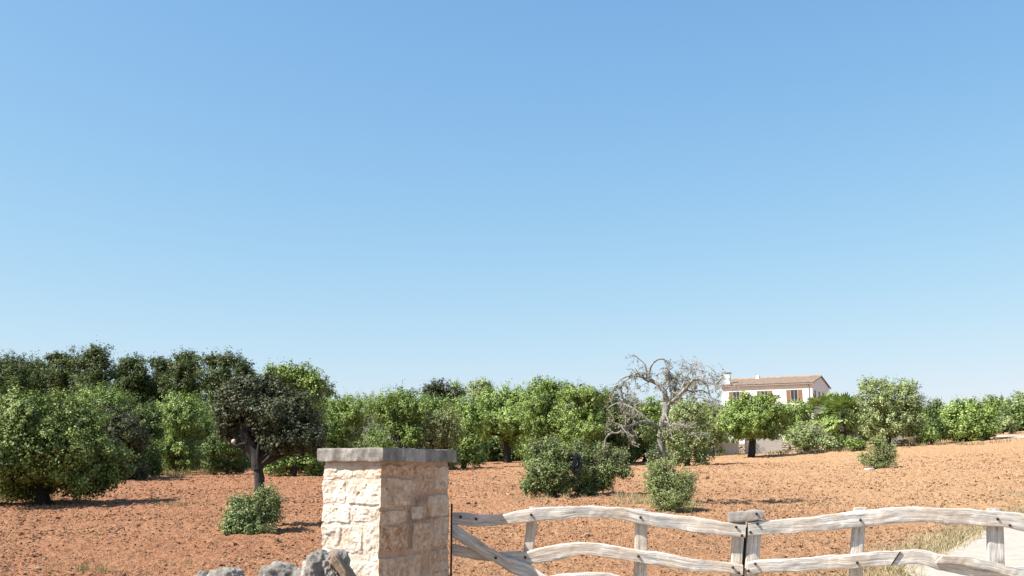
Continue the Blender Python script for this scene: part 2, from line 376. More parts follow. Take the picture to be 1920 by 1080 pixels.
def crown_mesh(lobes, leaf, seed, dens=1.0, aspect=0.55, clump=0.34, inner=0.45, shade_var=0.22, rag=0.32):
    """lobes: [(centre, (rx, ry, rz))] in metres"""
    rnd = np.random.default_rng(seed); mb = MB()
    for c, r in lobes:
        r = np.asarray(r, float); area = 4 * math.pi * ((r[0] * r[1]) ** 1.6 / 3 + (r[0] * r[2]) ** 1.6 / 3 + (r[1] * r[2]) ** 1.6 / 3) ** (1 / 1.6)
        N = int(dens * 2.5 * area / (leaf * leaf)); rc = clump * 1.15 * float(r.mean())
        rc = min(rc, 0.7); k = max(int(area / (rc * rc) * 0.95), 7)
        d = rnd.normal(0, 1, (k, 3)); d /= np.linalg.norm(d, axis=1)[:, None]
        rad = (inner + (1.0 - inner) * rnd.random(k) ** 0.6) * (1 + rag * 1.5 * noise3(d * 1.3 + rnd.random(3) * 50, 0.8, seed % 97))
        cc = d * rad[:, None]; ctone = rnd.normal(0, shade_var * 0.7, k); csz = rnd.uniform(0.35, 1.35, k)
        q = rnd.choice(k, N, p=csz ** 1.6 / (csz ** 1.6).sum())
        ax = d * 0.9 + rnd.normal(0, 0.45, (k, 3)); ax[:, 2] += 0.55; ax /= np.linalg.norm(ax, axis=1)[:, None]
        ln = rc * csz * rnd.uniform(0.7, 1.9, k); t_ = rnd.random(N)
        g = rnd.normal(0, 1, (N, 3)); g /= np.linalg.norm(g, axis=1)[:, None]; gr = rnd.random(N) ** 0.5
        off = g * (gr * rc * csz[q] * (0.95 - 0.6 * t_))[:, None] + ax[q] * (ln[q] * (t_ - 0.35))[:, None]
        C = np.asarray(c) + cc[q] * r + off
        out = g * 0.8 + d[q] * 0.5 + ax[q] * (t_ * 0.4)[:, None]
        tone = np.clip(0.5 + ctone[q] + rnd.normal(0, shade_var, N), 0, 1)
        leaf_cloud(mb, C, out, leaf, aspect, rnd, tone)
        nc = int(N * 0.42); dc = rnd.normal(0, 1, (nc, 3)); dc /= np.linalg.norm(dc, axis=1)[:, None]
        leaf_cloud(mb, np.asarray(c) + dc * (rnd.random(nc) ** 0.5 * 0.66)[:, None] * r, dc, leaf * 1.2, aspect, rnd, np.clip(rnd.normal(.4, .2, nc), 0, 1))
        # loose sprigs that break the outline
        ks = max(int(k * 0.35), 3); ds = rnd.normal(0, 1, (ks, 3)); ds[:, 2] = np.abs(ds[:, 2]) * 0.9; ds /= np.linalg.norm(ds, axis=1)[:, None]
        per = max(int(N / k * 0.45), 4); tt = rnd.random((ks, per))
        Ln = rnd.uniform(0.2, 0.7, ks) * min(float(r.mean()), 1.2)
        C = np.asarray(c) + ds[:, None, :] * r + ds[:, None, :] * (tt * Ln[:, None])[..., None] + rnd.normal(0, leaf * 0.7, (ks, per, 3))
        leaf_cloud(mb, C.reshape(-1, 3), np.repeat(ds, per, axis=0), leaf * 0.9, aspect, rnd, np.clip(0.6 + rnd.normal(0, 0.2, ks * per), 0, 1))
    return mb
def grow(mb, p, d, L, r, depth, rnd, droop=0.0, wander=0.35, rmin=0.004, kids=3, k=4, sink=None):
    n = 6; pts = [np.array(p, float)]; dd = np.array(d, float)
    for i in range(n):
        dd = dd + rnd.normal(0, wander, 3) * 0.5; dd[2] -= droop * 0.3; dd /= np.linalg.norm(dd)
        pts.append(pts[-1] + dd * L / n)
    rr = np.linspace(r, max(r * 0.5, rmin), n + 1)
    tube(mb, pts, rr, k, cap=False)
    if sink is not None: sink.extend(pts[2:])
    if depth > 0:
        for c in range(kids):
            i = rnd.integers(2, n + 1); nd_ = dd * 0.6 + rnd.normal(0, 0.6, 3); nd_ /= np.linalg.norm(nd_)
            grow(mb, pts[i], nd_, L * rnd.uniform(0.45, 0.75), max(rr[i] * 0.6, rmin), depth - 1, rnd, droop, wander, rmin, kids, k, sink)

def blades(mb, x, y, h, n, spread, rnd, wdt=0.006, lean=0.5, tone=(0.2, 0.9), base=None):
    a = rnd.random(n) * 6.28; rr = spread * np.sqrt(rnd.random(n)); bx = x + rr * np.cos(a); by = y + rr * np.sin(a)
    bz = terrain(bx, by) + soil_relief(bx, by) - 0.01 if base is None else np.full(n, base)
    hh = h * rnd.uniform(0.45, 1.1, n); la = rnd.random(n) * 6.28; ll = lean * hh * rnd.uniform(0.2, 1.2, n)
    B = np.stack([bx, by, bz], 1); D = np.stack([np.cos(la) * ll, np.sin(la) * ll, hh], 1)
    S = np.stack([-np.sin(a * 3), np.cos(a * 3), 0 * a], 1) * wdt
    Mi = B + D * np.array([0.35, 0.35, 0.62]); Tp = B + D
    V = np.stack([B - S, B + S, Mi + S * 0.8, Mi - S * 0.8, Tp], 1).reshape(-1, 3); q = np.arange(n)[:, None] * 5
    at = np.zeros((n, 5, 3)); at[..., 0] = rnd.uniform(tone[0], tone[1], n)[:, None]
    mb.add(V, q + np.array([0, 1, 2, 3]), at.reshape(-1, 3)); mb.f[3].append((mb.n - len(V)) + q + np.array([3, 2, 4]))

# ------------------------------------------------------------------ trees
def auto_lobes(x0, x1, y0, y1, n, rnd, D):
    cx, cy = (x0 + x1) / 2, (y0 + y1) / 2; hx, hy = (x1 - x0) / 2, (y1 - y0) / 2; out = [(cx, cy + hy * 0.1, hx * 0.62, hy * 0.66, 0.0)]
    for i in range(n):
        a = 2 * math.pi * (i + rnd.uniform(-0.3, 0.3)) / n + 0.5; k = rnd.uniform(0.30, 0.46)
        rx, ry = hx * k * 1.05, hy * k * 1.05
        out.append((cx + math.cos(a) * (hx - rx), cy - math.sin(a) * (hy - ry), rx, ry, rnd.uniform(-0.5, 0.5)))
    return out
TREES = 0
def tree(name, label, cat, base, lobes, kind, D=None, n=7, group=None, trunk_r=0.12, dens=1.0, leaf=None, aspect=0.55, stem_name='trunk', crown_name='crown', bark=None, skirt=None, rag=0.48, clump=0.34, inner=0.38, flat=1.0, lean=None):
    """base: foot in the picture (x, y), or x alone with a distance D; lobes: crown outline box or list of lobes"""
    global TREES; TREES += 1; seed = TREES * 17; rnd = random.Random(seed); nr = np.random.default_rng(seed)
    if D is None: g = ground(*base); D = g[1]
    else:
        a, _ = ray(base if np.ndim(base) == 0 else base[0], 870); g = np.array([a * D, D, th(a * D, D)])
    if not isinstance(lobes, list): lobes = auto_lobes(*lobes, n, rnd, D)
    mpp = D / 1900.0
    if skirt is None: skirt = (group is not None and cat == 'tree' and np.ndim(base) == 0)
    if skirt:
        gy = 875 - (g[2] - EYE) / D * 1900; bx = np.mean([l[0] for l in lobes]); hx = (max(l[0] + l[2] for l in lobes) - min(l[0] - l[2] for l in lobes)) / 2
        lb = max(l[1] + l[3] for l in lobes); hh = max((gy - lb) / 2 + 8, 9)
        lobes = lobes + [(bx - hx * .45, gy - hh + 3, hx * .5, hh, .1), (bx + hx * .4, gy - hh * .9 + 3, hx * .5, hh * .9, .3)]
    L3 = []; wm = max(l[2] for l in lobes) * mpp
    xs0 = min(l[0] - l[2] for l in lobes); xs1 = max(l[0] + l[2] for l in lobes); hw = (xs1 - xs0) / 2 * mpp
    for l in lobes:
        dy = (l[4] if len(l) > 4 else rnd.uniform(-0.5, 0.5)) * hw * flat
        c = W(l[0], l[1], D + dy); L3.append((c, (l[2] * mpp, (l[2] + l[3]) / 2 * mpp * 1.05, l[3] * mpp)))
    if leaf is None: leaf = min(max(D * 0.0015, 0.045), 0.2)
    root = empty(name, g); tag(root, label, cat, group)
    mb = MB(); top = max(c[2] + r[2] for c, r in L3); low = min(c[2] - r[2] for c, r in L3)
    cen = np.mean([c for c, r in L3], axis=0)
    fork = g + np.array([(cen[0] - g[0]) * 0.3, (cen[1] - g[1]) * 0.2, max(min(low + 0.25 * (top - low) - g[2], (top - g[2]) * 0.45), 0.12)])
    if lean is not None: fork = W(lean[0], lean[1], D)
    mid = (g + fork) / 2 + np.array([rnd.uniform(-0.08, 0.08), 0, 0])
    tube(mb, curve([g - [0, 0, 0.15], mid, fork], 9), np.linspace(trunk_r * 1.35, trunk_r, 9), 9, rough=0.35, seed=seed)
    for c, r in L3:
        m = fork * 0.45 + c * 0.55 + np.array([rnd.uniform(-.15, .15), 0, -0.15 * r[2]])
        tube(mb, curve([fork - [0, 0, 0.08], m, c], 7), np.linspace(trunk_r * 0.45, trunk_r * 0.15, 7), 6, rough=0.3, seed=seed + 3)
        for q in range(3):
            e = c + nr.normal(0, 0.45, 3) * np.array(r); tube(mb, curve([m, (m + e) / 2 + nr.normal(0, .05, 3), e], 5), np.linspace(trunk_r * 0.22, trunk_r * 0.08, 5), 4)
    mb.build(stem_name, bark or BARK, root, origin=g, smooth_sh=True)
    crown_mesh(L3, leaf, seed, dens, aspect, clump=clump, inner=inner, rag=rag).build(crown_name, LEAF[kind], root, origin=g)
    return root, g, D

# --- pines on the skyline, left
PG = "pines of the dark wood on the left skyline"
def pine(label, px, lob, D=88):
    return tree('pine_tree', label, 'pine tree', px, lob, 'pine', D=D, group=PG, trunk_r=0.14, aspect=0.38, leaf=0.18, clump=0.36, dens=1.45, inner=.3, skirt=True)
pine("dark pine standing at the very left edge of the skyline", 15, [(-30, 700, 45, 34), (20, 690, 36, 24), (-5, 720, 60, 45), (30, 728, 45, 40)], 84)
pine("dark pine with a low rounded top, second from the left edge", 70, [(62, 694, 34, 22), (88, 705, 30, 28), (66, 730, 50, 42)], 88)
pine("grey green pine with a wispy top left of the tallest pine", 118, [(106, 672, 17, 14), (128, 680, 20, 22), (112, 706, 36, 30), (118, 740, 46, 40)], 86)
pine("tallest pine of the wood, feathery and pointed at the top", 178, [(177, 662, 22, 17), (160, 680, 22, 20), (190, 682, 20, 24), (174, 712, 40, 34), (170, 748, 46, 38)], 83)
pine("dark rounded pine just right of the tallest pine", 248, [(248, 682, 23, 16), (228, 700, 22, 22), (262, 704, 24, 26), (245, 732, 48, 40), (250, 765, 46, 30)], 90)
pine("small pine with a light green top in the dip of the skyline", 300, [(298, 680, 20, 12), (312, 700, 28, 26), (290, 728, 40, 38), (300, 762, 40, 28)], 92)
pine("upright pine with a square dark top before the dip of the skyline", 350, [(350, 672, 24, 15), (338, 694, 22, 22), (364, 692, 18, 24), (350, 726, 42, 36), (352, 760, 40, 28)], 86)
pine("broad umbrella shaped pine, the last large one of the wood", 418, [(398, 677, 22, 16), (425, 678, 26, 16), (452, 690, 22, 14), (465, 702, 14, 12), (415, 715, 46, 32), (425, 750, 52, 32)], 84)
pine("low dark pine peeping out right of the tall leafy tree", 595, [(600, 728, 24, 14), (580, 740, 34, 24), (615, 736, 13, 9), (570, 770, 40, 30)], 95)
pine("dark pine filling the shade behind the grey leaved tree", 500, [(480, 735, 34, 30), (520, 750, 38, 34), (500, 785, 50, 30)], 96)

# --- trees on the left half of the field edge
OG = "green orchard trees along the far edge of the field"
tree('carob_tree', "large dense green tree with a dark shaded right side at the left edge", 'tree', (80, 948),
     [(20, 760, 46, 34, .2), (60, 790, 50, 50, -.3), (110, 790, 44, 44, .3), (-20, 810, 60, 60, .1), (20, 850, 62, 60, -.4), (90, 850, 62, 52, -.35),
      (155, 800, 46, 42, .2), (170, 850, 54, 42, .1), (205, 868, 36, 30, .3), (60, 888, 60, 36, .3), (130, 886, 60, 30, -.1), (10, 900, 36, 38, -.2), (-50, 880, 50, 50, 0), (195, 895, 30, 20, 0.1), (150, 905, 50, 20, .1), (40, 915, 32, 24, .1), (215, 880, 30, 20, .2), (95, 905, 30, 20, .5)],
     'leafy', trunk_r=0.16, dens=1.5, leaf=0.07, inner=0.4, rag=.45, clump=.48, group=None)
tree('orchard_tree', "bright green domed tree rising behind the large left tree", 'tree', 196, [(190, 752, 42, 26), (160, 765, 32, 26), (222, 765, 26, 26), (195, 790, 48, 40), (170, 830, 40, 40)], 'carob', D=46, group=OG, dens=1.1)
tree('olive_tree', "dull grey leaved tree in shade between the large left tree and the round bush", 'tree', 240, [(200, 790, 34, 30), (232, 812, 38, 32), (256, 835, 22, 26), (222, 850, 40, 24)], 'holm', D=44, group=OG, dens=1.1, leaf=.08, rag=.2)
tree('orchard_tree', "dark green crown filling the gap above the grey leaved shaded tree", 'tree', 268, (238, 310, 752, 850), 'deep', D=50, group=OG)
tree('round_tree', "round bushy green tree, leafy down to the soil, left of the bent dark tree", 'tree', (345, 884),
     [(345, 800, 54, 44, 0), (312, 822, 32, 38, -.3), (376, 815, 34, 40, .2), (330, 858, 38, 24, -.2), (380, 845, 28, 26, .2), (345, 775, 32, 14, .1), (310, 850, 22, 26, 0)], 'fresh', trunk_r=0.1, dens=1.15, group=OG, leaf=.085)
tree('orchard_tree', "small light green crown just above the round bushy tree", 'tree', 335, [(335, 760, 34, 20), (320, 772, 22, 18), (355, 772, 26, 22), (340, 790, 36, 26)], 'carob', D=54, group=OG)
r_, g_, D_ = tree('holm_oak', "bent tree with thick dark trunk and grey green leaves, small bush at its foot", 'tree', (478, 990),
     [(440, 740, 34, 28, -.1), (480, 730, 36, 24, .1), (520, 745, 34, 26, .2), (430, 775, 38, 28, .1), (475, 775, 44, 34, .35), (530, 785, 46, 34, -.1), (570, 800, 38, 28, .1), (560, 760, 32, 28, 0),
      (590, 820, 20, 16, -.2), (545, 825, 44, 20, .25), (425, 800, 20, 16, 0), (455, 718, 20, 14, .1), (510, 815, 30, 16, 0.3), (505, 785, 40, 32, -.45), (560, 820, 42, 26, -.4), (460, 760, 30, 24, -.35), (590, 838, 20, 14, .1), (535, 838, 34, 14, -.2), (422, 812, 18, 16, .2), (515, 828, 26, 18, -.5), (500, 715, 20, 12, .2)],
     'holm', trunk_r=0.10, dens=1.25, leaf=0.055, clump=.30, rag=.5, bark=BARK_DARK, lean=(484, 868))
mbk = MB(); D0 = D_
tube(mbk, curve([W(484, 880, D0), W(478, 850, D0), W(462, 820, D0), W(450, 790, D0 + .1), W(452, 765, D0 + .2)], 12), np.linspace(0.15, 0.07, 12), 9, rough=.3)
tube(mbk, curve([W(482, 872, D0), W(492, 845, D0), W(502, 820, D0 + .3), W(520, 800, D0 + .5)], 10), np.linspace(0.12, 0.05, 10), 8, rough=.3)
tube(mbk, curve([W(476, 842, D0), W(462, 832, D0 - .1), W(448, 834, D0 - .15)], 6), np.linspace(0.05, 0.03, 6), 7)
tube(mbk, curve([W(448, 833, D0 - .15), W(444, 842, D0 - .16), W(446, 850, D0 - .16)], 5), np.linspace(0.02, 0.008, 5), 5)
mbk.build('bough', BARK_DARK, r_, origin=g_, smooth_sh=True)
mbk = MB(); rock(mbk, W(438, 828, D0 - .17), (0.05, 0.04, 0.055), 4, 2, 0.1, 0.15)
o = mbk.build('sawn_stub', plain("pale_cut_wood", (0.62, 0.58, 0.5), 0.8), r_, origin=g_, smooth_sh=True); tag(o, "whitish sawn end of a broken branch")
tree('leafy_tree', "tall light green leafy tree rising behind the bent dark tree", 'tree', 550,
     [(520, 705, 26, 22), (555, 702, 34, 20), (585, 715, 22, 20), (545, 735, 48, 32), (590, 745, 20, 26), (515, 740, 28, 30), (560, 785, 48, 40), (585, 825, 30, 24)], 'carob', D=47, leaf=.095, dens=1.15, skirt=True)

# --- middle
def orch(label, px, lob, kind='carob', D=56, **k): return tree('orchard_tree', label, 'tree', px, lob, kind, D=D, group=OG, **k)
orch("green tree with deep shade beside the bent dark tree, left of the pillar", 640, [(640, 762, 32, 20), (625, 785, 26, 30), (660, 780, 32, 28), (640, 810, 36, 30), (620, 825, 20, 16)], 'carob', 50)
orch("pale green tree between the shaded tree and the domed one above the pillar", 690, [(685, 760, 34, 18), (700, 780, 34, 26), (675, 795, 30, 28)], 'sage', 60)
orch("domed bright green tree highest above the pillar cap", 750, [(746, 745, 32, 20), (725, 765, 32, 26), (772, 768, 28, 28), (750, 795, 42, 36), (775, 820, 26, 22)], 'carob', 52)
tree('holm_oak', "small dark rounded tree top showing on the skyline between pale trees", 'tree', 818, [(818, 728, 24, 15), (806, 740, 18, 14), (835, 742, 20, 16), (820, 765, 28, 24)], 'holm', D=82, group="far tree tops on the skyline")
tree('poplar_tree', "thin pale green tree top right of the dark rounded one", 'tree', 856, [(856, 726, 12, 13), (866, 738, 14, 14), (850, 748, 18, 18), (858, 770, 24, 24)], 'sage', D=82, dens=.55, group="far tree tops on the skyline")
tree('poplar_tree', "airy pale sage tree top standing highest behind the row of green trees", 'tree', 902, [(890, 728, 15, 15), (908, 722, 14, 13), (918, 735, 12, 14), (900, 745, 26, 20), (902, 775, 30, 28)], 'sage', D=80, dens=.65, group="far tree tops on the skyline")
orch("green crown below the small dark tree top", 812, [(800, 765, 28, 22), (830, 770, 26, 22), (815, 795, 34, 26)], 'carob', 64)
tree('olive_tree', "tan tinged olive coloured tree left of the row of green trees", 'tree', 825, [(815, 800, 26, 26), (840, 790, 26, 24), (845, 820, 22, 20), (818, 828, 28, 16)], 'tan', D=52, group=OG, dens=.9)
orch("light green tree with a thin trunk at the left end of the green row", 868, [(875, 770, 28, 24), (895, 790, 26, 28), (870, 805, 24, 26), (880, 828, 20, 14)], 'fresh', 54, trunk_r=.12)
tree('carob_tree', "wide light green tree with a bushy dark foot, front of the green row", 'tree', (952, 868),
     [(915, 765, 32, 28, 0), (950, 748, 34, 24, .1), (985, 760, 32, 30, .2), (915, 795, 32, 26, -.2), (955, 795, 44, 34, -.2), (990, 805, 30, 26, 0), (905, 812, 20, 16, 0), (960, 828, 24, 16, .1)], 'fresh', trunk_r=.22, dens=1.2, group=OG, inner=.35)
orch("tall green tree at the middle and top of the green row", 1030, [(1010, 730, 26, 18), (1032, 722, 18, 12), (1045, 745, 36, 26), (1010, 765, 36, 32), (1050, 790, 40, 36), (1010, 810, 30, 26)], 'carob', 56, dens=1.15)
orch("green tree with a flat top in the right half of the green row", 1092, [(1080, 740, 30, 18), (1110, 745, 28, 20), (1095, 770, 42, 32), (1100, 810, 42, 30), (1070, 800, 30, 30)], 'carob', 54, dens=1.15)
orch("dark green crown with deep shade below, left of the bare tree", 1140, [(1135, 755, 32, 22), (1160, 775, 30, 28), (1140, 800, 42, 34), (1165, 820, 32, 24)], 'deep', 56, dens=1.1)
orch("green crown seen through the branches of the bare tree", 1208, [(1195, 780, 28, 24), (1222, 768, 24, 22), (1210, 805, 36, 26), (1205, 828, 30, 16)], 'carob', 58)
orch("green tree close behind the right side of the bare tree", 1290, [(1280, 775, 30, 28), (1305, 790, 28, 30), (1285, 812, 34, 26), (1310, 825, 24, 18)], 'olive', 52, dens=.95)
orch("light green crown left of the dark trunked tree below the house", 1335, [(1325, 775, 24, 22), (1345, 785, 22, 24), (1340, 812, 26, 22)], 'sage', 66)
tree('carob_tree', "round headed green tree with a short black trunk standing before the house", 'tree', (1408, 858),
     [(1375, 776, 26, 22, 0), (1406, 764, 26, 16, .1), (1442, 770, 26, 18, 0), (1372, 800, 26, 20, -.2), (1410, 790, 36, 26, -.3), (1452, 792, 28, 26, .2), (1430, 812, 34, 16, .1), (1468, 775, 16, 18, 0), (1388, 756, 14, 10, 0), (1400, 743, 11, 9, 0), (1446, 750, 16, 11, 0), (1425, 750, 16, 10, 0), (1372, 758, 12, 9, .2), (1385, 815, 18, 10, 0)], 'fresh', trunk_r=.17, dens=1.2, group=None)
orch("light green tree against the white house wall, right of the round headed tree", 1490, [(1475, 774, 24, 18), (1500, 768, 20, 16), (1505, 785, 24, 22), (1480, 805, 30, 24)], 'fresh', 72, dens=.9)
orch("yellowish green shrubby tree behind the fan palms", 1590, [(1575, 765, 22, 16), (1600, 770, 22, 22), (1590, 795, 30, 26), (1560, 790, 22, 18)], 'fresh', 76)
tree('almond_tree', "largest airy pale green tree right of the palms", 'tree', 1668,
     [(1632, 722, 22, 15, 0), (1665, 728, 24, 16, .1), (1700, 730, 22, 17, 0), (1645, 752, 36, 26, -.2), (1690, 760, 38, 28, .2), (1718, 765, 14, 20, 0), (1630, 785, 30, 24, 0), (1675, 795, 44, 24, -.1), (1712, 795, 20, 20, 0), (1640, 808, 28, 14, .1)], 'olive', D=62, dens=.95, group=None)
orch("blue green thin tree in the gap right of the airy pale tree", 1750, [(1748, 770, 16, 20), (1758, 758, 10, 10), (1745, 800, 20, 20)], 'deep', 78, dens=.6)
tree('round_tree', "big round bright green bushy tree on the field edge at the right", 'tree', (1812, 828),
     [(1790, 775, 26, 22, 0), (1822, 768, 26, 18, .1), (1848, 785, 22, 24, .1), (1780, 802, 26, 24, -.2), (1815, 800, 38, 28, -.3), (1850, 808, 20, 18, 0), (1800, 816, 34, 12, -.1)], 'fresh', trunk_r=.1, dens=1.2, group=None, leaf=.12)
orch("green tree peeping over the round bushy tree at the right", 1868, [(1862, 757, 20, 14), (1880, 765, 18, 18), (1868, 785, 26, 24)], 'carob', 80)
tree('olive_tree', "greyish thin tree cut off by the right edge of the picture", 'tree', 1912, [(1915, 748, 14, 14), (1900, 765, 20, 18), (1925, 770, 26, 26), (1912, 790, 26, 20)], 'olive', D=78, dens=.7, group=OG)
tree('grey_bush', "low dark grey green bush beside the far track at the right edge", 'bush', 1884, [(1884, 795, 16, 14), (1874, 803, 12, 10), (1895, 804, 14, 10)], 'olive', D=70, stem_name='stem', crown_name='foliage', trunk_r=.03)
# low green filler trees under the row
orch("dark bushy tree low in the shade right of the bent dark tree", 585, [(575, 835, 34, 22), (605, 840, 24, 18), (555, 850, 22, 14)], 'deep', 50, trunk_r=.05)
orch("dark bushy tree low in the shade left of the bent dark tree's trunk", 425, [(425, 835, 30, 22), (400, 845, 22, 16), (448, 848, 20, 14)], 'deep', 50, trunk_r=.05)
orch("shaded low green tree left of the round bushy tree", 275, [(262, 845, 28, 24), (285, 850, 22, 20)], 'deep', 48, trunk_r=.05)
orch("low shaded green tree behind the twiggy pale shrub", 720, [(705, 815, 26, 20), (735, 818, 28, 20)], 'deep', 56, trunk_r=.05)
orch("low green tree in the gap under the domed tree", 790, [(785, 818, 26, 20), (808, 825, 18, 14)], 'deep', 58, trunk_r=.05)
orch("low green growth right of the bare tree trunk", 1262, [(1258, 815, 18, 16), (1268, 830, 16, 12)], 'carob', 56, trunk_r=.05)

# ------------------------------------------------------------------ bushes
def bush(name, label, base, lob, kind, **k):
    k.setdefault('trunk_r', 0.02); k.setdefault('dens', 1.1); k['dens'] *= 0.82; k.setdefault('rag', 0.6); k.setdefault('clump', 0.30)
    t = tree(name, label, 'bush', base, lob, kind, stem_name='stem', crown_name='foliage', **k)
    # loose woody shoots that leave the leaf mass
    root, g, D = t; nr = np.random.default_rng(len(bpy.data.objects)); mb = MB(); sh = []; mpp = D / 1900
    for l in lob:
        for i in range(7):
            a = nr.uniform(0.1, 3.04); e = W(l[0] + math.cos(a) * l[2] * 1.1, l[1] - math.sin(a) * l[3] * 1.15, D + (nr.uniform(-.8, .8)) * l[2] * mpp)
            p0 = g + nr.normal(0, .05, 3) * [1, 1, 0]; d = e - p0; L_ = float(np.linalg.norm(d))
            m_ = p0 + d * .55 + np.array([0, 0, .10 * L_]); P = curve([p0, m_, e + nr.normal(0, .04, 3)], 9); rr = max(.0022 * D / 10, .004)
            tube(mb, P, np.linspace(rr * 2, rr * .7, 9), 4, cap=False); sh.extend(P[5:])
            for q in range(2): grow(mb, P[6], (d / L_) + nr.normal(0, .5, 3), L_ * .2, rr * .7, 0, nr, 0, .3, .003, 0, 3, sh)
    mb.build('twigs', TWIG, root, origin=g)
    S_ = np.array(sh); S_ = S_[nr.integers(0, len(S_), len(S_) * 3)] + nr.normal(0, .03, (len(S_) * 3, 3))
    lf = MB(); leaf_cloud(lf, S_, nr.normal(0, 1, S_.shape), max(k.get('leaf', .06) * .9, .035), .5, nr, np.clip(nr.normal(.65, .2, len(S_)), 0, 1)); lf.build('loose_leaves', LEAF[kind], root, origin=g)
    return t
bush('bush', "dense dark green bush at the foot of the bent dark tree", (472, 1000),
     [(462, 968, 38, 26, 0), (438, 982, 26, 18, -.3), (492, 955, 26, 24, .2), (506, 965, 22, 22, .1), (462, 990, 48, 12, -.3), (496, 928, 16, 16, .2), (515, 940, 14, 14, .2), (450, 945, 20, 14, .1)], 'mastic', leaf=.038, dens=1.2)
bush('mastic_bush', "large bright green bush with upright left lobe behind the left gate leaf", (1035, 934),
     [(1005, 895, 22, 36, 0), (1030, 870, 22, 34, .1), (1045, 905, 30, 28, .2), (1000, 845, 14, 20, .2), (1030, 835, 12, 16, .2), (990, 912, 16, 18, -.2), (1030, 915, 36, 16, 0), (1020, 885, 30, 26, -.2), (1056, 882, 14, 16, -.25), (1060, 850, 12, 12, -.1)], 'mastic', leaf=.05, dens=1.35, inner=.3)
bush('mastic_bush', "spreading olive green bush with leafy arching sprays, right of the large bright bush", (1105, 930),
     [(1100, 895, 24, 28, 0), (1130, 905, 24, 18, .1), (1110, 860, 16, 14, .3), (1148, 868, 24, 18, .2), (1170, 885, 16, 14, .1), (1165, 855, 14, 12, .3), (1085, 840, 12, 14, .2), (1130, 845, 14, 12, .2), (1095, 918, 34, 12, -.1), (1140, 885, 22, 18, -.1), (1092, 888, 14, 14, -.4), (1076, 902, 18, 12, -.5), (1090, 858, 10, 10, -.3)], 'mastic', leaf=.05, dens=1.15, inner=.3)
bush('wild_olive_bush', "grey green upright bush hiding the foot of the bare tree", (1255, 960),
     [(1240, 900, 24, 28, 0), (1270, 905, 24, 26, .1), (1255, 930, 36, 26, -.2), (1225, 915, 14, 20, 0), (1285, 925, 16, 22, 0), (1240, 880, 16, 16, .1), (1256, 945, 42, 18, 0), (1225, 895, 16, 24, .1), (1290, 905, 16, 20, .1)], 'sage', leaf=.05, dens=1.15, aspect=.26)
bush('wild_olive_bush', "grey green tufted bush alone in the tilled field, pale stone under it", (1652, 878),
     [(1648, 850, 20, 20, 0), (1646, 832, 12, 12, 0), (1666, 844, 13, 14, 0), (1662, 862, 16, 14, .2), (1635, 862, 14, 14, 0), (1648, 830, 11, 13, 0), (1616, 862, 11, 9, 0), (1648, 871, 32, 9, 0), (1670, 858, 12, 16, 0)], 'sage', leaf=.07, dens=.68, aspect=.26)
bush('round_bush', "round grey green bush against the dry stone wall below the house", (1512, 848),
     [(1510, 815, 28, 22, 0), (1495, 822, 18, 18, 0), (1530, 820, 18, 18, 0), (1515, 834, 28, 11, 0)], 'olive', leaf=.10, dens=1.3, aspect=.35)
bush('round_bush', "low dark round bush right behind the black trunk below the house", (1432, 850), [(1432, 840, 15, 9, 0), (1420, 843, 9, 7, 0)], 'deep', leaf=.1)
bush('shrub', "bushy green shrub left of the black trunked tree", (1362, 850), [(1360, 832, 16, 16, 0), (1350, 838, 12, 12, 0), (1375, 838, 12, 11, 0)], 'carob', leaf=.1)
bush('shrub', "low green shrub in the rubble right of the bare tree", (1296, 852), [(1296, 840, 18, 12, 0), (1282, 845, 10, 8, 0), (1312, 843, 10, 9, 0)], 'carob', leaf=.1)
bush('shrub', "spiky low green shrub under the front fan palm", (1576, 844), [(1576, 830, 16, 12, 0), (1562, 834, 10, 8, 0), (1590, 834, 10, 8, 0)], 'deep', leaf=.12, aspect=.25)
bush('shrub', "small dark green shrub before the white wall piece left of the palms", (1552, 848), [(1550, 834, 15, 13, 0), (1563, 838, 10, 9, 0)], 'olive', leaf=.1)
bush('shrub', "small green shrub before the white wall piece right of the front palm", (1606, 847), [(1602, 834, 14, 11, 0), (1615, 838, 10, 8, 0)], 'carob', leaf=.1)
bush('shrub', "bright green shrub left of the white wall piece under the airy pale tree", (1634, 832), [(1632, 812, 18, 18, 0), (1648, 818, 12, 14, 0), (1620, 820, 10, 11, 0)], 'fresh', leaf=.12)
bush('shrub', "yellow green shrub showing just above the left side of the pillar cap", (703, 880), [(700, 828, 24, 18, 0), (680, 838, 16, 14, 0), (718, 840, 16, 14, 0), (700, 858, 26, 20, 0)], 'fresh', leaf=.07, dens=1.2)
bush('shrub', "yellowish weedy shrub in shade left of the bent dark tree", (404, 868), [(402, 858, 18, 12, 0), (418, 862, 12, 8, 0)], 'fresh', leaf=.08)
bush('shrub', "low green shrub between the dry grass patch and the round tree at the right", (1748, 834), [(1748, 822, 14, 9, 0), (1732, 824, 10, 7, 0)], 'carob', leaf=.12)

